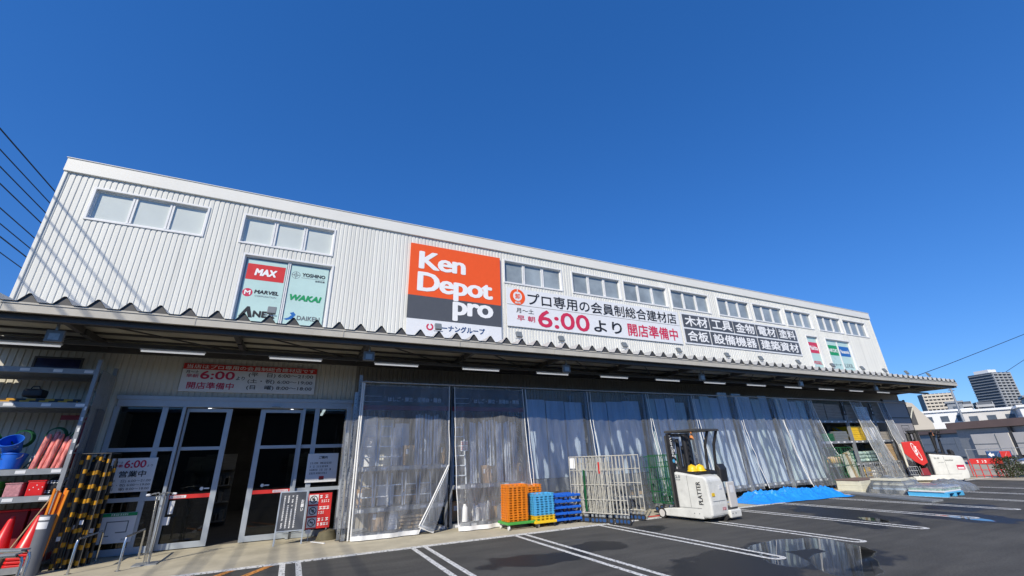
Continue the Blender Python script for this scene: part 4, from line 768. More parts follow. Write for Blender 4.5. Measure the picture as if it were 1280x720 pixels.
mb.grid(lambda u, v: tuple((Pp[0] * (1 - u) + Pp[1] * u) * (1 - v) + (Pp[0] * (1 - u) + Pp[2] * u) * v + Vector((0.10 * v * (1 - u) * u * 4, -0.05 * math.sin(3 * v) * u, 0))), 14, 8); mb.build('turned_corner', 'film_dense', c1, smooth=True)
MB().tube([Pp[0], Pp[1] + Vector((0.25, 0, 0.45)), Pp[1]], 0.02, 6).build('corner_hem', 'hem', c1, smooth=True); MB().bar(Pp[1], Pp[2], 0.012, 0.09).build('corner_foot', 'hem', c1)
curtain(4.12, 6.42, 'flat clear curtain of the second bay behind the orange trays', yb=0.55, seed=2.1, fold=0.02, waves=4, m='film_crinkled')
curtain(6.52, 8.94, 'clear curtain of the third bay behind the left end of the beige cages', yb=0.35, seed=3.2, hems=(1, 1, 0))
curtain(9.06, 11.60, 'clear curtain of the fourth bay behind the green caged trolley', yb=0.35, seed=4.7, hems=(1, 1, 0))
curtain(11.70, 13.96, 'clear curtain of the fifth bay behind the forklift guard', yb=0.4, seed=5.9, zb=0.05, hems=(1, 1, 0))
curtain(14.08, 16.55, 'clear curtain of the sixth bay right of the near forklift', yb=0.45, seed=7.1, zb=0.3, fold=0.05, hems=(1, 1, 0))
curtain(16.62, 19.18, 'clear curtain of the seventh bay over the middle of the blue tarpaulin', yb=0.5, seed=8.2, zb=0.32, fold=0.05, hems=(1, 1, 0), xb=(0.05, 2.7))
curtain(19.25, 21.80, 'clear curtain of the eighth bay, last of the drawn ones', yb=0.55, seed=9.4, zb=0.2, fold=0.05, hems=(1, 1, 0), xb=(0.1, 3.0))
curtain(25.0, 25.95, 'gathered clear curtain bunched between the yellow sacks and the white sacks', yb=0.4, seed=11, fold=0.06, m='film_dense', xb=(0.5, 2.0), nu=40)
curtain(27.6, 28.25, 'gathered clear curtain bunched against the grey end panel', yb=0.5, seed=12, fold=0.06, m='film_dense', xb=(0.2, 1.0), nu=40)

# ------------------------------------------------------------------ things standing in front of the shop
# left tool rack and its goods
lr = rack(-7.2, -4.16, 12.50, 13.58, 4.10, [3.86, 3.14, 1.84, 1.34, 0.12], 'tall grey steel rack of buckets and cones left of the entrance', None)
mb = MB(); mb.box(3.05, 3.058, 0.15, 1.0, 0.3, 3.9); mb.build('side_sheet', 'foil', lr); MB().box(3.062, 3.08, 0.5, 0.9, 1.9, 3.1).build('mesh_bag', 'pvc', lr, bevel=0.008)
mb = MB(); [mb.box(3.0, 3.035, -0.006, -0.001, 3.0 - .22 * q, 3.08 - .22 * q) for q in range(5)]; mb.build('size_marks', 'sign_white', lr)
def tub(x, y, z, r, h, m, label, tilt=0, group=None, cat='bucket', ry=0):
    t = thing('bucket', label, cat, (x, y, z), 0, group); t.rotation_euler = (R(tilt), R(ry), 0)
    MB().lathe([(0, 0.0), (r * 0.78, 0.0), (r * 0.98, h), (r * 1.06, h), (r * 1.06, h - 0.025), (r * 1.0, h - 0.03), (r * 0.8, 0.02), (0, 0.02)][::1], 28).build('shell', m, t, smooth=True)
    MB().tube([(r * math.cos(a), r * math.sin(a) * 0.25 - r * .95, h - 0.03 + 0.0 * a - 0.10 * math.sin(a)) for a in [math.pi * i / 10 for i in range(11)]], 0.006, 6).build('handle', 'stainless', t, smooth=True); return t
tub(-5.22, 12.86, 2.22, 0.17, 0.28, 'blue_pl', 'blue bucket tilted towards the viewer on top of another blue bucket', 42); tub(-5.15, 12.80, 1.865, 0.19, 0.30, 'blue_pl', 'upright blue bucket under the tilted one', -8)
tub(-5.65, 12.85, 1.865, 0.2, 0.32, 'blue_pl', 'blue bucket cut off by the left edge of the picture', 0)
for i in range(5):
    x = -4.78 + 0.10 * i; o = MB().lathe([(0, 0), (0.05, 0), (0.052, 0.68 - .05 * abs(i - 1)), (0.035, 0.74 - .05 * abs(i - 1)), (0, 0.75 - .05 * abs(i - 1))], 14).build('wrapped_tube', 'candy', None, smooth=True, loc=(x, 12.72 + 0.05 * (i % 2), 1.865)); o.rotation_euler = (R(-6), R(6), 0)
    tag(o, f'red tube in clear wrapping on the second shelf, {ORD[i]} from the left', 'tube', 'wrapped red tubes')
t = thing('hand_truck', 'dark red bar frame standing behind the wrapped tubes', 'frame', (-4.45, 13.1, 1.865)); MB().box(-0.3, 0.3, 0, 0.05, 1.0, 1.1).box(0.08, 0.18, 0, 0.05, 0.0, 1.0).build('frame', 'dull_red', t)
for i in range(6):
    x = -5.0 + 0.07 * i; o = MB().tube([(x, 12.9, 1.87), (x + 0.18, 13.1, 2.25), (x + 0.3, 13.3, 2.55 + 0.03 * i)], 0.012, 6).build('green_stake', 'green_pl' if i % 2 else 'cagegreen'); tag(o, f'thin green garden stake leaning beside the blue buckets, {ORD[i]} from the left', 'stake', 'green stakes')
t = thing('drill_case', 'black bag lying on the orange striped bars high on the rack', 'bag', (-5.2, 12.8, 3.30)); MB().box(-0.16, 0.16, -0.1, 0.2, 0.0, 0.17).build('body', 'black', t, bevel=0.04); MB().tube([(-0.08, 0, 0.16), (-0.05, 0, 0.23), (0.05, 0, 0.23), (0.08, 0, 0.16)], 0.012, 6).build('handle', 'black', t)
for i in range(3): o = MB().box(0, 1.5, 0, 0.05, 0, 0.05).build('striped_bar', 'tigerx', None, loc=(-5.9, 12.62 + 0.12 * i, 3.165 + 0.055 * (i % 2))); tag(o, f'yellow and black striped bar lying high on the rack, {["front", "middle", "rear"][i]} one', 'bar', 'striped bars on the rack')
for i in range(3):
    t = thing('red_crate', f'dark red crate behind the traffic cones, {ORD[i]} from the left', 'crate', (-5.62 + 0.46 * i, 13.1, 0.125), 0, 'crates behind the cones'); MB().box(0, 0.42, 0, 0.36, 0, 0.95).build('body', 'dull_red', t, bevel=0.012); MB().box(-0.01, 0.43, -0.01, 0.37, 0.951, 0.98).build('rim', 'red_pl', t)
# bins on the narrow shelf
for i, (x, w_, m, lb, h) in enumerate([(-5.35, 0.24, 'green_pl', 'green crate pair, lower one', 0.12), (-5.02, 0.24, 'pink_bag', 'pink wrapped pack', 0.24), (-4.70, 0.26, 'red_pl', 'bright red bin with pale dots', 0.27)]):
    t = thing('storage_bin', f'{lb} on the narrow shelf under the buckets', 'bin', (x, 12.58, 1.365)); mb = MB(); mb.box(0, w_, 0, 0.4, 0, h); mb.build('body', m, t, bevel=0.015)
    mb = MB()
    if i == 2:
        for q in range(5): mb.cyl((0.05 + .045 * q, -0.001, 0.12 + 0.04 * (q % 3)), (0.05 + .045 * q, -0.003, 0.12 + 0.04 * (q % 3)), 0.009, n=8)
        mb.build('dots', 'sign_white', t)
    MB().box(-0.008, w_ + 0.008, -0.01, 0.41, h + 0.001, h + 0.018).build('rim', m, t)
t = thing('storage_bin', 'green crate stacked on the other green crate', 'bin', (-5.35, 12.59, 1.515)); MB().box(0, 0.23, 0, 0.38, 0, 0.12).build('body', 'green_pl', t, bevel=0.012); MB().box(-0.008, 0.238, -0.01, 0.39, 0.121, 0.137).build('rim', 'green_pl', t)
o = sack(-4.35, 12.85, 1.365, 0.24, 0.4, 0.34, 'black', 'black bag with white print at the right end of the narrow shelf', None)
mb = MB(); scribble(mb, -0.1, 0.1, 0.22, 0.27, -0.205, 0.05); scribble(mb, -0.1, 0.1, 0.04, 0.09, -0.2, 0.05); mb.build('lettering', 'whiteink', o)
def cone(x, y, z, label, nested=1, lean=(0, 0)):
    t = thing('traffic_cone', label, 'traffic cone', (x, y, z), 0, 'red traffic cones'); t.rotation_euler = (R(lean[0]), R(lean[1]), 0)
    MB().lathe([(0, 0.70), (0.03, 0.70), (0.055, 0.62), (0.15, 0.06), (0.165, 0.045)], 24).build('body', 'red_pl', t, smooth=True)
    mb = MB(); mb.prism([(-.19, -.13), (-.13, -.19), (.13, -.19), (.19, -.13), (.19, .13), (.13, .19), (-.13, .19), (-.19, .13)], 0.0, 0.045, 'z'); mb.build('foot', 'red_pl', t, bevel=0.01); return t
k = 0
for x, y, zs in ((-4.90, 12.80, 4), (-4.50, 12.78, 5), (-5.32, 12.85, 4)):
    for i in range(zs): cone(x + .004 * i, y, 0.135 + 0.06 * i, f'red traffic cone in the {["middle", "right", "left"][k]} nested pile, {ORD[i]} from below', lean=(0, 2 + i)); 
    k += 1
for i in range(7):
    x = -6.0 + 0.26 * i; t = thing('paint_can', f'{["grey", "white", "green"][i % 3]} can behind the buckets on the second shelf, {ORD[i]} from the left', 'can', (x, 13.25, 1.865), 0, 'cans on the second shelf'); hh = 0.22 + 0.05 * (i % 3)
    MB().cyl((0, 0, 0), (0, 0, hh), 0.09, n=16).build('body', ['pvc', 'sign_white', 'green_pl'][i % 3], t, smooth=True); MB().cyl((0, 0, hh), (0, 0, hh + 0.02), 0.094, n=16).build('lid', 'galv', t, smooth=True)
for i in range(3):
    t = thing('hose_coil', f'dark green hose coil hung over the tall shelf edge, {ORD[i]} from the left', 'hose', (-5.65 + 0.5 * i, 12.9, 2.42 + 0.05 * i), 0, 'hose coils'); mb = MB()
    for q in range(4): mb.tube([((0.15 + .008 * q) * math.cos(a), -0.03 + 0.022 * q, (0.15 + .008 * q) * math.sin(a)) for a in [2 * math.pi * k / 20 for k in range(21)]], 0.011, 6)
    mb.build('coil', 'cagegreen', t, smooth=True)
# striped posts at the rack end
for i in range(15):
    rr_, cc_ = i // 5, i % 5; x = -4.00 + 0.098 * cc_ + 0.035 * rr_ + random.uniform(-.012, .012); y = 12.70 + 0.17 * rr_ + random.uniform(-.02, .02); h = random.uniform(1.75, 2.12)
    t = thing('striped_post', f'black and yellow banded post beside the rack, {["front", "middle", "rear"][rr_]} row, {ORD[cc_]} from the left', 'post', (x, y, 0.012), 0, 'banded posts beside the rack'); t.rotation_euler = (R(random.uniform(-1, 1)), R(random.uniform(-1.5, 1.5)), 0)
    MB().cyl((0, 0, 0), (0, 0, h), random.uniform(0.026, 0.036), n=10).build('shaft', 'tiger', t, smooth=True); MB().cyl((0, 0, h), (0, 0, h + 0.05), 0.022, n=10).build('cap', 'black', t)
    if i % 3 == 0: MB().box(-0.03, 0.03, -0.042, -0.039, 0.5 + 0.09 * (i % 4), 0.58 + 0.09 * (i % 4)).build('price_tag', 'sign_white', t)
t = thing('post_holder', 'black wire holder that the banded posts stand in', 'holder', (-4.1, 12.62, 0.012)); MB().box(0, 0.55, 0, 0.012, 2.12, 2.135).box(0, 0.55, 0.6, 0.612, 2.12, 2.135).box(0, 0.012, 0.012, 0.6, 2.12, 2.135).box(0.54, 0.55, 0.012, 0.6, 2.12, 2.135).box(0, 0.012, 0, 0.012, 0, 2.12).box(0.54, 0.55, 0, 0.012, 0, 2.12).build('frame', 'darksteel', t)
# grey pipe bin with orange sticks, brush
t = thing('pipe_bin', 'dark grey plastic pipe standing as a bin, with white labels', 'pipe', (-4.14, 12.30, 0.012)); MB().lathe([(0, 0), (0.115, 0), (0.115, 1.02), (0.105, 1.02), (0.105, 0.02), (0, 0.02)], 24).build('pipe', 'pvc', t, smooth=True)
for z0, z1 in ((0.93, 0.99), (0.78, 0.90)):
    mb = MB(); mb.grid(lambda u, v: (0.1165 * math.sin(-1.1 + u * 1.7), -0.1165 * math.cos(-1.1 + u * 1.7), z0 + (z1 - z0) * v), 10, 1); mb.build('label', 'sign_white', t)
for i in range(5):
    o = MB().box(-0.018, 0.018, -0.018, 0.018, 0, 1.45 - 0.04 * (i % 3)).build('orange_stick', 'orange_pl', None, bevel=0.004, loc=(-4.20 + 0.035 * i, 12.30 + 0.025 * (i % 2), 0.04)); o.rotation_euler = (R(random.uniform(-2, 0)), R(1 + i * .6), 0); tag(o, f'orange stick standing in the grey pipe, {ORD[i]} from the left', 'stick', 'orange sticks in the pipe')
t = thing('broom', 'broom with a wooden handle and brown bristles leaning before the cones', 'broom', (-4.50, 12.16, 0.02)); mb = MB().tube([(0, 0, 0.42), (0.34, 0.22, 1.44)], 0.012, 8); mb.build('handle', 'wood', t, smooth=True); MB().cyl((-0.10, -0.05, 0.02), (0.0, 0.0, 0.44), 0.075, 0.03, n=12).build('bristles', 'bark', t)
def low_rail(x, y0, y1, h, label, board=False, rz=0, x1=None):
    t = thing('handrail', label, 'rail', (x, y0, 0.012), rz, 'low steel rails before the entrance'); L_ = y1 - y0
    MB().tube([(0, 0, 0), (0, 0, h - 0.09), (0, 0.025, h - 0.025), (0, 0.09, h), (0, L_ - 0.09, h), (0, L_ - 0.025, h - 0.025), (0, L_, h - 0.09), (0, L_, 0)], 0.021, 10).build('tube', 'stainless', t, smooth=True)
    for y in (0, L_): MB().cyl((0, y, 0), (0, y, 0.012), 0.05, n=16).build('base_plate', 'stainless', t)
    if board: MB().box(-0.13, 0.02, 0.04, L_ - 0.04, h + 0.022, h + 0.045).build('board', 'steel', t)
    return t
low_rail(-2.70, 11.72, 13.0, 0.57, 'low stainless rail nearest the bundle of hooked rods'); low_rail(-3.50, 12.0, 13.35, 0.57, 'low stainless rail in front of the green-topped poster')
low_rail(-3.72, 10.85, 11.6, 0.57, 'low stainless rail with a grey board, before the grey pipe', True, R(62)); low_rail(-3.62, 10.36, 11.2, 0.57, 'low stainless rail with a white board at the lower left corner', True, R(80))
t = thing('rod_stand', 'steel base plate carrying a bundle of thin rods with hooked white ends', 'stand', (-2.38, 12.18, 0.012))
MB().box(-0.2, 0.2, -0.17, 0.17, 0, 0.02).build('base_plate', 'galv', t)
for i in range(7):
    a = i * 0.9; x, y = 0.05 * math.cos(a), 0.04 * math.sin(a); e = (-1) ** i * (0.09 + 0.02 * i)
    MB().tube([(x, y, 0.02), (x * 1.3 - 0.01 * i, y, 1.22 + 0.02 * (i % 3)), (x - e * 0.5, y, 1.31), (x - e, y, 1.28)], 0.008, 6).build('rod', 'stainless' if i % 3 else 'galv', t, smooth=True)
for e in (-0.24, 0.2): sack(-2.38 + e, 12.18, 1.26, 0.09, 0.04, 0.045, 'sign_white', 'small white rag hung on the %s hooks of the rod stand' % ('left' if e < 0 else 'right'), 'rags on the rod stand')
# notice stand, red no-smoking board, weight, perforated posts
t = thing('notice_stand', 'dark notice stand with columns of white writing in a silver frame', 'sign', (-0.16, 12.72, 0.012)); t.rotation_euler = (R(-6), 0, R(-2))
W_, H_ = 0.62, 1.16
MB().box(0, 0.03, 0, 0.025, 0, H_).box(W_ - 0.03, W_, 0, 0.025, 0, H_).box(0.03, W_ - 0.03, 0, 0.025, H_ - 0.03, H_).box(0.03, W_ - 0.03, 0, 0.025, 0.28, 0.305).build('frame', 'alu', t, bevel=0.004)
MB().box(0.031, W_ - 0.031, 0.008, 0.018, 0.306, H_ - 0.031).build('panel', 'sign_grey', t)
text('lettering', 'お\n願\nい', (0.485, 0.555, 0.70, 0.96), 'whiteink', t, 0.008, bold=0.03)
for q in range(4): mb = MB(); scribble(mb, 0.10 + 0.088 * q, 0.135 + 0.088 * q, 0.34 + 0.02 * (q % 2), 1.06, 0.008, 0.042, True); mb.build('writing_column', 'whiteink', t)
for x in (0.015, W_ - 0.015): MB().bar((x, 0.03, H_ - 0.05), (x, 0.40, 0.04), 0.02).build('rear_leg', 'alu', t)
MB().bar((0.03, 0.22, 0.24), (W_ - 0.03, 0.22, 0.24), 0.012).build('cross_bar', 'alu', t)
t = thing('ban_board', 'red board with three white prohibition pictograms leaning behind the notice stand', 'sign', (0.50, 13.02, 0.27)); t.rotation_euler = (R(-5), 0, R(4))
MB().box(0, 0.56, 0, 0.02, 0, 0.80).build('panel', 'sign_red', t)
for q in range(3):
    z = 0.55 - 0.26 * q
    MB().box(0.02, 0.24, -0.003, -0.0005, z, z + 0.22).build('pictogram_field', 'sign_white', t)
    mb = MB()
    for k in range(24):
        a0, a1 = 2 * math.pi * k / 24, 2 * math.pi * (k + 1) / 24; mb.add([(0.13 + r * math.cos(a), -0.006, z + 0.11 + r * math.sin(a)) for r, a in ((0.072, a0), (0.09, a0), (0.09, a1), (0.072, a1))], [(3, 2, 1, 0)])
    mb.bar((0.075, -0.0075, z + 0.165), (0.185, -0.0075, z + 0.055), 0.001, 0.016); mb.box(0.09, 0.17, -0.0055, -0.0035, z + 0.10, z + 0.12).box(0.12 + .01 * q, 0.145, -0.0055, -0.0035, z + 0.06, z + 0.16); mb.build('ban_sign', 'ink', t)
    mb = MB(); scribble(mb, 0.27, 0.54, z + 0.13, z + 0.20, -0.0005, 0.13 if q == 0 else 0.09); scribble(mb, 0.27, 0.54, z + 0.03, z + 0.09, -0.0005, 0.05 if q < 2 else 0.07); mb.build('lettering', 'whiteink', t)
for x in (0.08, 0.48): MB().box(x, x + 0.02, 0.001, 0.02, -0.26, -0.001).build('leg', 'galv', t)
MB().box(0.02, 0.14, -0.003, 0, -0.09, -0.01).build('small_tag', 'sign_white', t)
o = MB(); o.grid(lambda u, v: ((0.26 - 0.08 * v) * math.cos(2 * math.pi * u) * (1 if v < 0.99 else 0.3), (0.2 - 0.06 * v) * math.sin(2 * math.pi * u) * (1 if v < 0.99 else 0.3), 0.22 * v + 0.02 * math.sin(9 * u) * v), 22, 6)
o = o.build('stand_weight', 'olive', None, smooth=True, loc=(1.02, 12.98, 0.012)); tag(o, 'dark olive weight lying at the foot of the red board', 'weight')
o = MB().bar((0, 0, 0.02), (0.28, -0.42, 0.015), 0.03, 0.02).build('white_stick', 'white', None, loc=(0.66, 12.72, 0.012)); tag(o, 'short white stick lying on the concrete before the red board', 'stick')
for i, (x, y, w_, h) in enumerate([(1.30, 12.42, 0.09, 3.55), (1.42, 12.55, 0.09, 4.05), (1.22, 12.62, 0.08, 2.6)]):
    t = thing('perforated_post', ['short galvanised perforated post', 'tall galvanised perforated post', 'lowest galvanised perforated post'][i] + ' standing between the doors and the first curtain', 'post', (x, y, 0.012), 0, 'perforated posts'); t.rotation_euler = (R(-1), R(-.4 * i), 0)
    MB().box(0, w_, 0, 0.006, 0, h).box(0, 0.006, 0.006, 0.07, 0, h).box(w_ - 0.006, w_, 0.006, 0.07, 0, h).build('channel', 'galv', t)
    mb = MB(); z = 0.15
    while z < h - 0.1: mb.cyl((w_ / 2, -0.001, z), (w_ / 2, -0.0025, z), 0.011, n=8); z += 0.1
    mb.build('holes', 'ink', t); MB().box(-0.03, w_ + 0.03, -0.05, 0.1, 0, 0.008).build('foot', 'darksteel', t)
    if i == 1: mb = MB(); [mb.box(-0.004, w_ + 0.004, -0.004, -0.001, 1.22 + 0.045 * q, 1.24 + 0.045 * q) for q in range(6)]; mb.build('tape_bands', 'ink', t)
curt_end = curtain(1.10, 1.48, 'loose plastic wrap around the perforated posts at the left end of the curtains', yb=0.1, seed=20, fold=0.02, m='film_crinkled', ztop=3.2, zb=0.3, hems=(0, 0, 0), nu=24, nv=36, waves=3); del curt_end['group']
for i in range(2): o = MB().tube([(1.46 + .05 * i, 12.33, 3.8), (1.45 + .05 * i, 12.30, 2.0), (1.44 + .07 * i, 12.22, 0.03)], 0.02, 8).build('hem_pole', 'hem', None, smooth=True); tag(o, ['left white hem pole at the start of the curtains', 'right white hem pole at the start of the curtains'][i], 'pole', 'white hem poles')

# plastic trays and dollies
def tray_mb(w_=0.62, d=0.42, h=0.056):
    e = 0.022; mb = MB().box(e, w_ - e, e, d - e, 0, 0.008)
    mb.box(0, w_, 0, 0.02, h - 0.017, h).box(0, w_, d - 0.02, d, h - 0.017, h).box(0, 0.02, 0.02, d - 0.02, h - 0.017, h).box(w_ - 0.02, w_, 0.02, d - 0.02, h - 0.017, h)
    for k in range(5): x = e + (w_ - 2 * e - 0.05) * k / 4; mb.box(x, x + 0.05, e - 0.012, e - 0.001, 0.0, h - 0.017); mb.box(x, x + 0.05, d - e + 0.001, d - e + 0.012, 0.0, h - 0.017)
    for k in range(4): y = e + (d - 2 * e - 0.05) * k / 3; mb.box(e - 0.012, e - 0.001, y, y + 0.05, 0.0, h - 0.017); mb.box(w_ - e + 0.001, w_ - e + 0.012, y, y + 0.05, 0.0, h - 0.017)
    return mb
trays = {}
def tray_stack(m, x, y, z, n, what, group):
    for i in range(n):
        if m not in trays: o = trays[m] = tray_mb().build('plastic_tray', m, None)
        else: o = trays[m].copy(); COL.objects.link(o)
        o.location = (x + random.uniform(-.006, .006), y + random.uniform(-.006, .006), z + 0.0585 * i); o.rotation_euler = (0, 0, R(random.uniform(-.8, .8)))
        tag(o, f'{what}, {ORD[i]} from below', 'tray', group)
def dolly(name, x, y, z, w_, d, m, label, group=None, wheel=0.05, wm='black', rz=0):
    t = thing(name, label, 'dolly', (x, y, z), rz, group); h = 2 * wheel
    MB().box(0, w_, 0, 0.05, h + 0.012, h + 0.075).box(0, w_, d - 0.05, d, h + 0.012, h + 0.075).box(0, 0.05, 0.05, d - 0.05, h + 0.012, h + 0.075).box(w_ - 0.05, w_, 0.05, d - 0.05, h + 0.012, h + 0.075).box(0.05, w_ - 0.05, d / 2 - 0.04, d / 2 + 0.04, h + 0.02, h + 0.07).build('deck', m, t, bevel=0.01)
    for cx in (0.06, w_ - 0.06):
        for cy in (0.06, d - 0.06):
            c = MB().cyl((cx - 0.015, cy, wheel), (cx + 0.015, cy, wheel), wheel, n=14).build('caster', wm, t, smooth=True); MB().box(cx - 0.022, cx + 0.022, cy - 0.02, cy + 0.02, wheel * 1.6, h + 0.011).build('fork', 'galv', c)
    return t
dolly('pallet_dolly', 5.18, 11.16, 0.012, 0.98, 0.62, 'green_pl', 'green plastic dolly with white casters under the orange trays', wheel=0.055, wm='white')
dolly('pallet_dolly', 6.0, 11.66, 0.012, 0.9, 0.6, 'green_pl', 'green plastic dolly behind the blue tray stack', wheel=0.055)
tray_stack('orange_pl', 5.22, 11.24, 0.20, 15, 'orange plastic tray of the front left stack', 'orange trays'); tray_stack('orange_pl', 5.92, 11.72, 0.20, 14, 'orange plastic tray of the stack behind the blue trays', 'orange trays')
dolly('pallet_dolly', 5.96, 11.10, 0.012, 0.66, 0.5, 'yellow_pl', 'yellow plastic dolly under the light blue trays', wheel=0.042)
tray_stack('yellow_pl', 5.98, 11.14, 0.175, 2, 'yellow plastic tray under the light blue stack', 'yellow trays'); tray_stack('cyan_pl', 5.97, 11.14, 0.295, 9, 'light blue plastic tray', 'light blue trays')
d0 = None
for s_ in range(2):
    for i in range(5):
        lb = f'blue plastic dolly of the {["left", "right"][s_]} stack beside the cages, {ORD[i]} from below'
        if d0 is None: d0 = dolly('plastic_dolly', 6.60, 11.22, 0.012, 0.44, 0.62, 'blue_pl', lb, 'blue dollies', wheel=0.035)
        else: dup(d0, (6.60 + 0.46 * s_, 11.22 - 0.02 * s_, 0.012 + 0.147 * i), 0, lb)
# nested roll cages
ang = math.atan2(-0.89, 0.45)
def roll_cage(name, label, loc, rz, m, W_=1.03, D_=0.80, H_=1.70, group=None, wm='navy'):
    t = thing(name, label, 'roll cage', loc, rz, group)
    z0 = 0.23
    for s_ in (0, 1):
        x = 0.0 if s_ == 0 else W_
        mb = MB(); r = 0.014
        mb.tube([(x + (0.06 if s_ == 0 else -0.06), 0, z0), (x + (0.06 if s_ == 0 else -0.06), 0, H_)], r, 6).tube([(x, D_, z0), (x, D_, H_)], r, 6)
        xa = x + (0.06 if s_ == 0 else -0.06)
        for z in (z0 + 0.02, 0.34 * H_, 0.56 * H_, 0.78 * H_, H_ - 0.01): mb.tube([(xa, 0, z), (x, D_, z)], 0.011 if 0.3 < z < H_ - .1 else r, 6)
        for q in range(1, 7): mb.tube([(xa + (x - xa) * q / 7, D_ * q / 7, z0), (xa + (x - xa) * q / 7, D_ * q / 7, H_ - .01)], 0.0075, 5)
        mb.build('side_frame', m, t, smooth=True)
    mb = MB()
    for z in (0.24 * H_, 0.56 * H_, 0.88 * H_): mb.tube([(0.06, 0, z), (W_ - 0.06, 0, z)], 0.011, 6)
    for q in range(1, 8): mb.tube([(0.06 + (W_ - 0.12) * q / 8, 0.0, 0.24 * H_), (0.06 + (W_ - 0.12) * q / 8, 0.0, 0.88 * H_)], 0.006, 5)
    mb.build('back_frame', m, t, smooth=True)
    mb = MB().tube([(0.06, 0.0, z0), (W_ - 0.06, 0.0, z0)], 0.014, 6)
    for q in range(6): mb.tube([(0.02 + (W_ - 0.06) * q / 5, 0.03, z0 + 0.05 + .5 * (q % 2) * 0), (0.03 + (W_ - 0.06) * q / 5, 0.20, 0.55 * H_)], 0.006, 5)
    mb.build('folded_shelf', m, t, smooth=True)
    for x in (0.05, W_ - 0.05):
        for y in (0.03, D_ - 0.05):
            c = MB().cyl((x - 0.018, y, 0.075), (x + 0.018, y, 0.075), 0.075, n=16).build('caster', 'tyre', t, smooth=True); MB().cyl((x - 0.021, y, 0.075), (x + 0.021, y, 0.075), 0.042, n=14).build('hub', wm, c, smooth=True); MB().box(x - 0.03, x + 0.03, y - 0.03, y + 0.03, 0.155, z0 - 0.015).build('fork', 'galv', c)
    return t
u = Vector((math.cos(ang), math.sin(ang), 0)); cages = []
base = Vector((7.34, 11.46, 0.012)) ; wv = Vector((-math.sin(ang), math.cos(ang), 0))
for i in range(9):
    p = base + wv * 1.03 + u * (0.12 * i); lb = f'beige roll cage nested before the third bay, {ORD[i]} from the left'
    if i == 0: cg = roll_cage('roll_cage', lb, p, ang - math.pi / 2, 'cagebeige', group='beige roll cages')
    else: dup(cg, p, ang - math.pi / 2 + R(random.uniform(-2.5, 2.5)), lb)
t = thing('white_card', 'white card tied to the top of the leftmost beige cage', 'card', base + Vector((0.04, -0.03, 1.38)), R(-45)); MB().box(0, 0.15, -0.004, 0, 0, 0.28).build('card', 'sign_white', t)
for i, (m, f_) in enumerate([('cagegreen', 0.45), ('red_pl', 0.95)]):
    p = base + u * f_ + Vector((0.02, 0.0, 0)); o = MB().box(-0.03, 0.03, -0.01, 0.01, 0, 1.05 if i == 0 else 0.3).build('cage_strap', m, None, loc=(p.x, p.y - 0.03, 0.30 if i == 0 else 1.25)); tag(o, ['long green strap hanging in the beige cages', 'short red strap hanging high in the beige cages'][i], 'strap')
roll_cage('green_cage', 'green caged trolley standing behind the near forklift', (10.70, 11.05, 0.012), R(8), 'cagegreen', 0.75, 0.62, 1.66)
roll_cage('green_cage', 'second green caged trolley, half hidden by the forklift mast', (10.95, 11.72, 0.012), R(5), 'cagegreen', 0.75, 0.62, 1.62)
roll_cage('green_cage', 'green cage trolley holding pale boards before the open bay', (21.75, 11.75, 0.012), R(4), 'cagegreen', 1.1, 0.7, 1.66)
for i in range(3):
    o = MB().box(0, 0.34, 0, 0.04, 0, 1.35 + 0.05 * i).build('pale_board', ['cream', 'wood', 'cream'][i], None, bevel=0.004, loc=(22.0 + 0.3 * i, 11.7 + .05 * i, 0.03)); o.rotation_euler = (R(-6), R(-7), 0); tag(o, f'{["cream", "tan", "cream"][i]} board leaning in the green cage, {ORD[i]} from the left', 'board', 'boards in the green cage')
for i, x in enumerate((23.6, 24.9, 26.2)): roll_cage('wire_cage', f'grey wire trolley before the sack piles, {ORD[i]} from the left', (x, 11.95, 0.012), 0, 'galv', 0.9, 0.6, 0.95 - .0 * i, group='wire trolleys before the sacks')

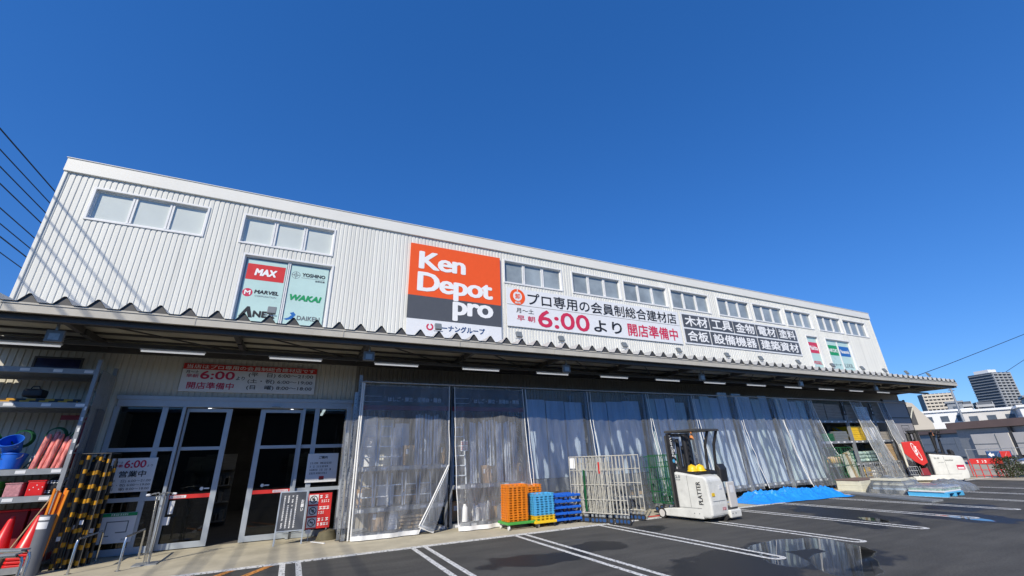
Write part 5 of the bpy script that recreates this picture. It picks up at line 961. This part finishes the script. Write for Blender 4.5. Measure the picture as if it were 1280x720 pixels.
# ------------------------------------------------------------------ reach trucks
def reach_truck(label, loc, rz, near=True, body_len=1.02, leg=1.74, W_=1.22):
    t = thing('reach_truck', label, 'forklift', loc, rz)
    z0, zt = 0.10, 1.22
    mb = MB()      # body: side outline swept across, operator bay cut out at the right rear
    mb.prism([(0.02, 0.16), (0.0, 0.42), (0.03, 1.02), (0.10, 1.10), (body_len, zt), (body_len, z0), (0.10, z0)], 0.0, 0.74, 'x')
    mb.prism([(0.36, z0), (0.36, 1.06), (body_len, 1.16), (body_len, z0)], 0.741, W_, 'x')
    body = mb.build('body', 'forkwhite', t, bevel=0.045)
    MB().prism([(0.34, 1.115), (0.34, 1.19), (body_len + 0.02, 1.29), (body_len + 0.02, 1.225)], 0.08, W_ - 0.04, 'x').build('console', 'black', t, bevel=0.02)
    MB().box(0.76, W_ - 0.03, 0.03, 0.355, 0.26, 0.31).box(0.76, W_ - 0.06, 0.30, 0.356, 0.31, 0.95).build('operator_floor', 'darksteel', t)
    mb = MB(); mb.prism([(0.0, 0.94), (-0.02, 1.28), (0.06, 1.40), (0.14, 1.38), (0.12, 0.94)], 0.66, 0.98, 'x'); mb.build('back_pad', 'black', t, bevel=0.035)
    MB().box(0.86, W_ - 0.02, 0.0, 0.06, 0.30, 0.93).build('entry_gate', 'offwhite', t, bevel=0.02); MB().box(0.95, 1.10, -0.004, -0.0005, 0.66, 0.84).build('plate_label', 'sign_white', t)
    MB().box(0.72, W_, -0.04, 0.34, 0.06, 0.255).build('step', 'forkwhite', t, bevel=0.03)
    for k in range(2): MB().cyl((0.80 + 0.14 * k, -0.042, 0.17), (0.80 + 0.14 * k, -0.036, 0.17), 0.02, n=12).build('reflector', 'greyink', t)
    for x in (0.0, W_ - 0.17):
        mb = MB(); mb.prism([(0.30, 0.075), (0.30, 0.30), (body_len, 0.30), (leg - 0.30, 0.27), (leg - 0.02, 0.22), (leg, 0.14), (leg - 0.02, 0.075)], x - 0.002 if x == 0 else x, x + 0.17, 'x'); lg = mb.build('leg', 'forkwhite', t, bevel=0.02)
        wl = MB().cyl((x - 0.012 if x == 0 else x + 0.03, leg - 0.12, 0.135), (x + 0.14, leg - 0.12, 0.135), 0.135, n=24).build('wheel', 'tyre', lg, smooth=True); MB().cyl((x - 0.018 if x == 0 else x + 0.025, leg - 0.12, 0.135), (x + 0.142, leg - 0.12, 0.135), 0.095, n=20).build('rim', 'offwhite', lg, smooth=True)
    dw = MB().cyl((0.42, 0.28, 0.16), (0.60, 0.28, 0.16), 0.16, n=24).build('drive_wheel', 'tyre', t, smooth=True)
    MB().cyl((0.62, 0.10, 0.09), (0.70, 0.10, 0.09), 0.09, n=18).build('caster_wheel', 'tyre', t, smooth=True)
    MB().box(-0.0035, -0.0005, body_len * 0.60, body_len * 0.605, 0.34, 1.13).box(-0.0035, -0.0005, 0.30, body_len - 0.02, 0.325, 0.331).build('panel_seam', 'ink', t)
    MB().box(0.10, 0.64, -0.006, 0.004, 0.50, 0.505).box(0.36, 0.365, 0.0, 0.006, 0.44, 0.499).build('rear_seam', 'greyink', t)
    MB().box(0.10, 0.22, -0.0045, 0.003, 0.62, 0.70).build('warning_label', 'yellow_pl', t); MB().box(0.48, 0.60, 0.004, 0.012, 0.78, 0.86).build('rear_label', 'sign_white', t)
    for q in range(3): MB().tube([(0.30 + 0.05 * q, body_len + 0.03, 1.25), (0.31 + 0.05 * q, body_len + 0.20, 1.75 - .05 * q), (0.33 + 0.05 * q, body_len + 0.1, 2.12)], 0.012, 6).build('hose', 'black', t, smooth=True)
    for x in (0.36, W_ - 0.38): MB().box(x, x + 0.03, body_len + 0.17, body_len + 0.18, 0.55, 2.15).build('chain', 'darksteel', t)
    # mast
    my = body_len + 0.06
    for x in (0.10, W_ - 0.24):
        MB().box(x, x + 0.14, my, my + 0.10, 0.10, 2.26).build('mast_rail', 'black', t, bevel=0.008); MB().box(x + 0.035 if x < .5 else x - 0.06, x + 0.20 if x < .5 else x + 0.10, my + 0.105, my + 0.19, 0.12, 2.20).build('inner_mast_rail', 'darksteel', t, bevel=0.006)
    mb = MB()
    for z in (0.55, 1.25, 2.16): mb.box(0.241, W_ - 0.241, my + 0.01, my + 0.07, z, z + 0.09)
    mb.build('mast_crossbar', 'black', t); MB().cyl((W_ * 0.42, my + 0.04, 0.2), (W_ * 0.42, my + 0.04, 2.1), 0.055, n=14).cyl((W_ * 0.58, my + 0.04, 0.2), (W_ * 0.58, my + 0.04, 1.9), 0.045, n=14).build('lift_cylinder', 'black', t, smooth=True)
    MB().box(0.25, W_ - 0.25, my + 0.22, my + 0.26, 0.12, 0.6).build('fork_carriage', 'darksteel', t)
    for x in (0.30, W_ - 0.42): MB().box(x, x + 0.12, my + 0.26, my + 1.1, 0.08, 0.115).box(x, x + 0.12, my + 0.261, my + 0.30, 0.116, 0.55).build('fork', 'black', t)
    for k in range(6):
        o = MB().box(0.245, 0.275, my - 0.012, my - 0.001, 0.95 + 0.16 * k, 1.02 + 0.16 * k).build('lever_tag', 'sign_white', t)
    # overhead guard
    mb = MB(); mb.box(0.06, W_ - 0.02, 0.14, 0.20, 2.27, 2.33).box(0.06, W_ - 0.02, my - 0.02, my + 0.10, 2.27, 2.33).box(0.06, 0.13, 0.20, my - 0.02, 2.27, 2.33).box(W_ - 0.09, W_ - 0.02, 0.20, my - 0.02, 2.27, 2.33)
    for k in range(5): x = 0.25 + 0.16 * k; mb.box(x, x + 0.035, 0.20, my - 0.02, 2.28, 2.32)
    mb.build('overhead_guard', 'darksteel', t, bevel=0.008)
    for pth in ([(0.74, 0.42, 1.16), (0.74, 0.36, 1.9), (0.76, 0.22, 2.28)], [(W_ - 0.07, 0.45, 1.1), (W_ - 0.06, 0.36, 1.9), (W_ - 0.06, 0.2, 2.28)]): MB().tube(pth, 0.04, 10).build('guard_post', 'black', t, smooth=True)
    MB().cyl((0.36, 0.75, 1.24), (0.36, 0.75, 2.2), 0.05, 0.07, n=12).build('steering_column', 'black', t, smooth=True)
    MB().cyl((0.55, 0.62, 2.05), (0.55, 0.62, 2.17), 0.06, 0.045, n=14).cyl((0.55, 0.62, 2.17), (0.55, 0.62, 2.269), 0.02, n=8).build('beacon', 'beacon', t, smooth=True)
    mb = MB().cyl((0.55, 0.70, 1.28), (0.57, 0.66, 1.36), 0.015, n=8); mb.tube([(0.57 + 0.11 * math.cos(a), 0.66 + 0.10 * math.sin(a), 1.365 - 0.04 * math.sin(a)) for a in [2 * math.pi * k / 18 for k in range(19)]], 0.012, 6); mb.build('steering_wheel', 'black', t, smooth=True)
    return t, my
Y90 = -math.pi / 2            # lettering on the truck's left side
f1, my = reach_truck('white reach truck with a black mast standing before the fourth curtain', (9.95, 8.84, 0.0), R(7))
def side(o, y, x=-0.003): o.rotation_euler = (0, 0, Y90); o.location = (x, y, 0); return o
side(text('lettering', 'PLATTER', (0, 0.13, 0.42, 0.98), 'ink', f1, 0, bold=0.012, turn=True), 0.36)
side(text('lettering', '2.0', (0, 0.16, 1.06, 1.13), 'greyink', f1, 0, bold=0.02), 0.98); mb = MB(); scribble(mb, 0, 0.16, 1.0, 1.03, 0, 0.03); side(mb.build('lettering', 'greyink', f1), 0.98)
text('lettering', 'NICHIYU', (0.125, 0.215, 1.62, 2.20), 'whiteink', f1, my - 0.001, bold=0.03, turn=True)
MB().cyl((0.17, my - 0.001, 1.50), (0.17, my - 0.004, 1.50), 0.05, n=18).build('round_mark', 'cyan_pl', f1)
MB().box(0.11, 0.20, my - 0.004, my - 0.001, 0.9, 1.1).build('mast_label', 'sign_white', f1); mb = MB(); scribble(mb, 0.46, 0.66, 0.28, 0.34, -0.003, 0.06); mb.build('red_mark', 'redink', f1)
for k in range(2): o = MB().cyl((-0.006, 0.55 - 0.15 * k, 0.20), (0.001, 0.55 - 0.15 * k, 0.20), 0.014, n=10).build('bolt', 'greyink', f1)
for k, (x, y) in enumerate(((10.12, 9.42), (10.36, 9.36))):
    t = thing('hard_hat', ['yellow hard hat lying on the left of the near truck console', 'yellow hard hat lying on the right of the near truck console'][k], 'helmet', (x, y, 1.222), R(20 + 50 * k), 'hard hats on the truck')
    MB().lathe([(0.155, 0.0), (0.15, 0.015), (0.125, 0.03), (0.12, 0.07), (0.095, 0.125), (0.05, 0.155), (0, 0.165)], 22).build('shell', 'yellow_pl', t, smooth=True); MB().tube([(0, -0.125, 0.05), (0, -0.09, 0.135), (0, 0, 0.172), (0, 0.09, 0.135), (0, 0.125, 0.05)], 0.014, 6).build('ridge', 'yellow_pl', t, smooth=True)
o = MB().box(0, 0.5, 0, 0.12, 0, 0.012).build('red_mat', 'sign_red', None, loc=(9.55, 10.75, 0.013)); tag(o, 'thin dark red strip lying on the kerb before the near truck wheel', 'strip')
f2, my2 = reach_truck('white reach truck with a red board at the right end of the store', (28.35, 10.08, 0.0), R(43), body_len=1.25, leg=2.35)
side(text('lettering', '2.0', (0, 0.2, 1.0, 1.06), 'greyink', f2, 0, bold=0.02), 1.12); mb = MB(); scribble(mb, 0, 0.3, 0.9, 0.95, 0, 0.05); side(mb.build('lettering', 'ink', f2), 0.72); mb = MB(); scribble(mb, 0, 0.2, 0.82, 0.85, 0, 0.04); side(mb.build('lettering', 'greyink', f2), 1.0)
o = MB().box(0, 0.28, -0.004, -0.001, 0.52, 0.72).build('side_label', 'redink', f2); side(o, 0.38); o = MB().box(0.03, 0.25, -0.006, -0.0045, 0.55, 0.62).build('label_field', 'sign_white', f2); side(o, 0.38)
MB().box(0.11, 0.20, my2 - 0.004, my2 - 0.001, 1.55, 2.15).build('mast_label', 'sign_white', f2)
t = thing('red_board', 'big red board with a white slanted mark on the far truck', 'board', (28.35 - 0.68 * 1.42 - 0.02, 10.08 + 0.73 * 1.42 - 0.02, 0.30), R(43) + Y90)
mb = MB(); mb.prism([(-0.78, 0.98), (-0.76, 1.50), (-0.05, 1.52), (0, 0.55), (-0.22, 0.42), (-0.48, 0.60)], -0.05, 0, 'y'); mb.build('board', 'sign_red', t, bevel=0.015)
mb = MB()
for k in range(26):
    a0, a1 = 2 * math.pi * k / 26, 2 * math.pi * (k + 1) / 26; mb.add([(-0.30 + c * 0.8 * math.cos(a) * .7 - 0.25 * c2 * math.sin(a), -0.053, 1.05 + c2 * math.sin(a)) for c, c2, a in ((0.13, .36, a0), (0.16, .40, a0), (0.16, .40, a1), (0.13, .36, a1))], [(3, 2, 1, 0)])
scribble(mb, -0.36, -0.24, 0.85, 1.28, -0.05, 0.14, True); mb.build('oval_mark', 'whiteink', t)
MB().box(-0.86, -0.79, -0.04, 0, 0.35, 1.42).build('pale_edge', 'cream', t); mb = MB(); mb.prism([(-0.42, 0.0), (-0.05, 0.0), (-0.1, 0.32), (-0.34, 0.30)], -0.04, 0, 'y'); mb.build('lower_panel', 'dull_red', t)
mb = MB()
for q in range(6): mb.tube([(-0.80 + 0.09 * q, -0.06, 0.02), (-0.84 + 0.09 * q, -0.06, 0.40)], 0.012, 6)
for q in range(3): mb.tube([(-0.84, -0.06, 0.03 + 0.18 * q), (-0.5, -0.06, 0.03 + 0.18 * q)], 0.012, 6)
mb.build('wire_guard', 'galv', t)

# ------------------------------------------------------------------ tarpaulin and goods on the ground to the right
mb = MB()
def tf(u, v):
    x = 14.1 + u * 4.7; yc = 11.25 - 0.55 * u; hw = 0.62 + 0.18 * noise.noise((u * 6, 0, 3)); y = yc + (v - 0.5) * 2 * hw * (1 + 0.15 * noise.noise((u * 9, v * 2, 7)))
    e = max(0.0, 1 - abs(2 * v - 1) ** 2.2) * min(1, u * 8, (1 - u) * 8)
    h = e * (0.27 + 0.16 * noise.noise((u * 7, v * 1.5, 1)) + 0.09 * noise.noise((u * 16, v * 6 + u * 9, 2)) + 0.09 * noise.noise((u * 50, v * 14, 5)) + 0.08 * abs(noise.noise((u * 14 + v * 5, v * 4 - u * 6, 11))))
    return (x, y, 0.02 + max(0.0, h))
mb.grid(tf, 150, 46); o = mb.build('blue_tarpaulin', 'tarp', None, smooth=True); tag(o, 'crumpled bright blue tarpaulin lying along the foot of the curtains', 'tarpaulin')
for i in range(4):
    o = MB().box(0, 0.75 if i < 3 else 1.5, 0, 0.9, 0, 0.17 if i < 3 else 0.05).build('board_stack', 'cream' if i < 3 else 'brown', None, bevel=0.008, loc=[(20.35, 10.62, 0.06), (21.15, 10.60, 0.06), (20.42, 10.65, 0.235), (20.4, 10.66, 0.41)][i])
    tag(o, ['cream board bundle at the lower left of the small ground pile', 'cream board bundle at the lower right of the small ground pile', 'upper cream board bundle of the small ground pile', 'brown board on top of the cream bundles'][i], 'board', None if i == 3 else 'cream board bundles')
o = MB().box(0, 2.1, 0, 1.1, 0, 0.05).build('base_board', 'cream', None, loc=(20.2, 10.5, 0.005)); tag(o, 'wide pale board under the cream bundles', 'board')
def heap(x, y, lx, ly, h, m, name, label, cat, seed, z=0.0):
    mb = MB()
    def f(u, v):
        e = max(0, 1 - abs(2 * u - 1) ** 4) ** 0.5 * max(0, 1 - abs(2 * v - 1) ** 4) ** .5
        return (lx * (u - .5) * (1 + .08 * noise.noise((u * 4, v * 4, seed))), ly * (v - .5) * (1 + .08 * noise.noise((u * 4, v * 4, seed + 5))), e * h * (0.85 + 0.22 * noise.noise((u * 3, v * 3, seed + 1)) + 0.16 * noise.noise((u * 9, v * 7, seed + 2))) + 0.004)
    mb.grid(f, 44, 34); o = mb.build(name, m, None, smooth=True, loc=(x, y, z)); return tag(o, label, cat)
t = thing('wood_pallet', 'dark pallet under the film-wrapped goods', 'pallet', (20.35, 9.2, 0.0)); MB().box(0, 1.3, 0, 1.2, 0.10, 0.13).box(0, 0.12, 0, 1.2, 0, 0.099).box(0.6, 0.72, 0, 1.2, 0, 0.099).box(1.18, 1.3, 0, 1.2, 0, 0.099).build('deck', 'greywood', t)
for i in range(5): o = MB().box(0.0, 1.15, 0, 1.0, 0, 0.07).build('wrapped_pack', ['sheet', 'steel', 'cream', 'steel', 'cream'][i], None, bevel=0.006, loc=(20.42 + .03 * (i % 2), 9.28, 0.133 + 0.078 * i)); tag(o, f'flat pack inside the film wrap, {ORD[i]} from below', 'pack', 'film-wrapped flat packs')
heap(21.0, 9.8, 1.55, 1.4, 0.58, 'foil', 'plastic_wrap', 'crumpled clear film over the flat packs on the dark pallet', 'plastic film', 31)
t = thing('plastic_pallet', 'bright blue plastic pallet under white sheets', 'pallet', (20.0, 7.9, 0.0)); mb = MB().box(0, 1.2, 0, 1.1, 0.11, 0.145)
for x in (0, 0.53, 1.04): mb.box(x, x + 0.16, 0, 1.1, 0.0, 0.109)
mb.build('deck', 'cyan_pl', t, bevel=0.01)
for i in range(3): o = MB().box(0, 1.25, 0, 1.0, 0, 0.05).build('white_sheet', 'mint' if i == 1 else 'sign_white', None, bevel=0.01, loc=(19.97 + .03 * i, 7.95, 0.149 + 0.054 * i)); tag(o, f'white sheet pack on the blue pallet, {["lowest", "middle", "topmost"][i]}', 'sheet', 'white sheets on the blue pallet')
heap(20.6, 8.45, 1.35, 1.1, 0.08, 'foil', 'plastic_wrap', 'thin film spread over the white sheets of the blue pallet', 'plastic film', 41, 0.305)
heap(23.0, 8.9, 1.6, 1.1, 0.42, 'foil', 'plastic_heap', 'grey crumpled plastic heap at the right end of the ground goods', 'plastic film', 51); o = heap(23.0, 8.9, 1.3, .85, 0.3, 'pvc', 'dark_heap', 'dark sacks lying under the grey crumpled plastic', 'sacks', 52)
for i in range(7):
    o = MB().bar((0, 0, 0.03), (-1.5, -3.6, 0.03), 0.07, 0.05).build('steel_channel', 'galv' if i % 2 else 'steel', None, loc=(19.55 + 0.10 * i, 11.15, 0.002 + 0.0)); tag(o, f'long grey steel channel lying on the asphalt, {ORD[i]} from the left', 'channel', 'steel channels on the asphalt')

# ------------------------------------------------------------------ background at the right
def low_building(label, x, y, rz, x0, x1, zt, panelm):
    t = thing('low_building', label, 'building', (x, y, 0), rz)
    MB().box(x0, x1, -9, 0.0, 0, zt - 0.55).build('rear_wall', 'steel', t)
    MB().box(x0 - .4, x1 + .4, -9.2, 0.30, zt - 0.52, zt).build('roof_edge', 'brown', t)
    k = 0; xx = x0 + 0.3
    while xx < x1 - 2:
        b = MB().box(xx, xx + 2.7, 0.05, 0.20, 0.7 if k % 3 else 0.15, zt - 0.95).build('wall_panel', panelm, t); MB().box(xx + 0.9, xx + 0.95, 0.2005, 0.215, 0.75, zt - 1.0).box(xx + 0.951, xx + 2.69, 0.2005, 0.212, 1.45, 1.5).build('panel_joint', 'greyink', b)
        MB().box(xx - 0.26, xx - 0.08, 0.05, 0.16, 0, zt - 0.54).build('post', 'darksteel', t); xx += 3.0; k += 1
    return t
low_building('low white building with a brown roof edge beyond the yard', 46, 12.3, R(64), -14, 5.2, 3.15, 'offwhite')
low_building('farther low building with a brown roof edge, left of the nearer one', 66, 22.6, R(62), 0.0, 13.0, 3.12, 'steel')
t = thing('gable_shed', 'cream sloped stair wall beside the right end of the store', 'building', (83.0, 32.7, 0)); t.rotation_euler = (0, 0, R(-68))
mb = MB(); mb.prism([(-1.6, 0), (1.25, 0), (1.25, 4.4), (-0.2, 7.3), (-1.6, 7.8)], 0, 5); mb.build('wall', 'towercream', t); MB().box(-1.3, -0.35, -0.02, 0.05, 4.2, 6.8).build('opening', 'darksteel', t); MB().bar((-1.3, -0.06, 4.3), (-0.35, -0.06, 6.6), 0.12).build('stair', 'cream', t)
def tower(name, label, x, y, rz, w_, d, h, floors, wallm, slabm, cap=True, zbase=0, bays=6, side_slab=True, slab_h=0.42, ks=1):
    t = thing(name, label, 'tower', (x, y, zbase), rz); fh = h / floors
    MB().box(0, w_, 0, d, 0, h).build('wall', wallm, t)
    for k in range(floors):
        z = fh * (k + 0.25)
        b = MB().box(-0.6, w_ + 0.3, -0.5 * ks, -0.002, z, z + fh * slab_h).build('balcony', slabm, t)
        if side_slab: MB().box(-0.4 * ks, -0.002, 0.0, d, z, z + fh * slab_h * 0.7).build('balcony', 'towermid', t)
    mb = MB()
    for q in range(bays + 1): xx = w_ * q / bays; mb.box(xx - 0.12 * ks, xx + 0.12 * ks, -0.45 * ks, -0.003, 0, h)
    mb.build('pier', slabm, t)
    if cap: MB().box(w_ * 0.15, w_ * 0.62, d * 0.2, d * 0.8, h, h + fh * 1.3).build('roof_block', 'white', t)
    return t
tower('apartment_tower', 'tall dark apartment tower with pale balcony rows at the right edge', 751, 210.6, R(-19), 24.8, 26, 78.0, 24, 'towerdark', 'towerpale', bays=4, slab_h=0.30, ks=3)
tower('apartment_block', 'cream apartment block with a window grid just under the canopy end', 561, 212, R(-50), 22.0, 12.0, 46.5, 15, 'towerdark', 'towercream', cap=False, bays=7, slab_h=0.55, side_slab=False, ks=3)
tower('apartment_block', 'grey low block with white balcony lines, left of the two small ones', 284, 96, R(-60), 5.2, 6.0, 19.2, 6, 'towerdark', 'towerpale', cap=False, bays=1, slab_h=0.35)
tower('apartment_block', 'grey low block with white balcony lines, right of the two small ones', 286, 89.5, R(-60), 5.2, 6.0, 18.4, 6, 'towerdark', 'towerpale', cap=False, bays=1, slab_h=0.35)
for k, (x, y, w_, h, m, lb) in enumerate([(118, 46.5, 8, 7.8, 'white', 'white flat house left of the pole behind the brown roof edge'), (116, 39.0, 9, 7.3, 'offwhite', 'white flat house right of the pole behind the brown roof edge'), (112, 30.0, 12, 7.2, 'white', 'long white house behind the right part of the brown roof edge'), (140, 36.0, 8, 10.4, 'towercream', 'beige house below the tall tower at the right edge'), (142.5, 49.8, 2.6, 10.8, 'steel', 'plain grey block right of the cream apartment block')]):
    t = thing('town_house', lb, 'house', (x, y, 0), R(-70)); MB().box(0, w_, 0, 8, 0, h - 0.4).build('wall', m, t); MB().box(-0.3, w_ + 0.3, -0.3, 8.3, h - 0.4, h).build('roof', 'white' if k < 3 else 'steel', t)
    for q in range(int(w_ / 2.4)): MB().box(0.8 + 2.4 * q, 2.0 + 2.4 * q, -0.05, -0.002, h - 2.3, h - 1.2).build('window', 'towerglass', t)
t = thing('utility_pole', 'thin grey pole standing behind the low brown-edged building', 'pole', (45.4 * 1.6, 15.3 * 1.6, 0)); MB().cyl((0, 0, 0), (0, 0, 8.0), 0.14, 0.10, n=12).build('shaft', 'galv', t, smooth=True); MB().box(-0.8, 0.8, -0.04, 0.04, 7.6, 7.7).build('cross_arm', 'galv', t)
# carts, sign, bush, car at the yard's edge
t = thing('cart_shelter', 'red barred cart rack with a white worded panel at the edge of the yard', 'rack', (31.3, 10.95, 0.01), R(-66))
MB().box(0, 1.15, 0, 0.05, 0.62, 0.88).build('panel', 'sign_red', t); mb = MB(); scribble(mb, 0.25, 0.65, 0.69, 0.80, 0, 0.09); mb.build('lettering', 'whiteink', t)
mb = MB()
for q in range(5): mb.tube([(0.03 + 0.27 * q, 0.02, 0), (0.03 + 0.27 * q, 0.02, 0.62)], 0.018, 6)
for z in (0.1, 0.35): mb.tube([(0, 0.02, z), (1.15, 0.02, z)], 0.015, 6)
for q in (0.03, 1.11): mb.tube([(q, 0.02, 0.85), (q, 1.2, 0.80), (q, 1.2, 0)], 0.018, 6)
mb.build('bars', 'red_pl', t, smooth=True)
t = thing('direction_sign', 'navy and red sign board with white arrow shapes beside the bush', 'sign', (32.3, 10.55, 0.01), R(-66)); MB().box(0, 0.9, 0, 0.06, 0.85, 1.22).build('panel', 'navy', t, bevel=0.03); MB().box(0.50, 0.86, -0.006, -0.0005, 0.88, 1.19).build('red_field', 'sign_red', t)
mb = MB(); mb.prism([(0.05, 1.03), (0.17, 1.16), (0.17, 1.08), (0.27, 1.08), (0.27, 0.98), (0.17, 0.98), (0.17, 0.9)], -0.004, -0.0005); mb.build('arrow', 'whiteink', t); MB().bar((0.34, -0.003, 0.92), (0.46, -0.003, 1.15), 0.05, 0.004).build('stroke', 'whiteink', t); MB().bar((0.62, -0.009, 0.92), (0.74, -0.009, 1.15), 0.05, 0.004).build('stroke', 'whiteink', t)
for x in (0.1, 0.8): MB().cyl((x, 0.03, 0), (x, 0.03, 0.85), 0.02, n=8).build('leg', 'galv', t)
t = thing('shrub', 'dark green shrub between the direction sign and the silver car', 'shrub', (31.7, 9.75, 0.0))
for k in range(7): a = k * 0.9; MB().tube([(0, 0, 0), (0.15 * math.cos(a), 0.15 * math.sin(a), 0.4), (0.4 * math.cos(a), 0.4 * math.sin(a), 0.8)], 0.012, 5).build('stem', 'bark', t)
mb = MB()
for k in range(1500):
    a = random.uniform(0, 6.28); r = 0.55 * random.random() ** 0.5; z = random.uniform(0.05, 0.95); rr = r * (1.1 - 0.5 * abs(z - 0.45)); c = Vector((rr * math.cos(a), rr * math.sin(a), z + 0.08 * noise.noise((a, z * 4, 1)))); d1 = Vector((random.uniform(-1, 1), random.uniform(-1, 1), random.uniform(-1, 1))).normalized() * 0.045; d2 = d1.cross(Vector((random.random(), random.random(), 1))).normalized() * 0.02
    mb.add([c - d1, c - d2, c + d1, c + d2], [(0, 1, 2, 3)])
mb.build('foliage', 'leaf', t)
t = thing('parked_car', 'silver car cut off by the right edge of the picture', 'car', (33.7, 7.35, 0.0), R(-20))
mb = MB(); prof = [(-2.2, 0.35), (-2.25, 0.6), (-2.1, 0.78), (-1.2, 0.92), (-0.5, 1.36), (0.9, 1.42), (1.7, 1.0), (2.15, 0.95), (2.2, 0.4), (2.1, 0.25), (-2.1, 0.25)]
mb.prism(prof, 0, 1.65); mb.build('body', 'carpaint', t, bevel=0.06)
mb = MB(); mb.prism([(-1.05, 0.95), (-0.45, 1.31), (0.85, 1.36), (1.5, 1.02)], -0.01, -0.002); mb.build('side_window', 'carglass', t); mb = MB(); mb.bar((-1.22, 0.82, 0.95), (-0.52, 0.82, 1.36), 1.3, 0.02); mb.build('windscreen', 'carglass', t)
for x in (-1.4, 1.35): w_ = MB().cyl((x, -0.02, 0.31), (x, 0.18, 0.31), 0.31, n=22).build('wheel', 'tyre', t, smooth=True); MB().cyl((x, -0.03, 0.31), (x, -0.021, 0.31), 0.19, n=18).build('rim', 'alu', w_)
MB().box(-2.25, -2.1, 0.1, 0.4, 0.6, 0.72).build('headlight', 'sign_white', t); MB().box(-2.25, -2.1, 1.25, 1.55, 0.6, 0.72).build('headlight', 'sign_white', t)
t = thing('yard_fence', 'long thin rail fence in front of the low white building', 'fence', (36.0, 12.6, 0.0), R(-20))
for q in range(6): MB().cyl((1.6 * q, 0, 0), (1.6 * q, 0, 1.3), 0.03, n=8).build('post', 'galv', t)
for z in (0.6, 1.25): MB().cyl((0, 0, z), (8.0, 0, z), 0.02, n=8).build('rail', 'galv', t)
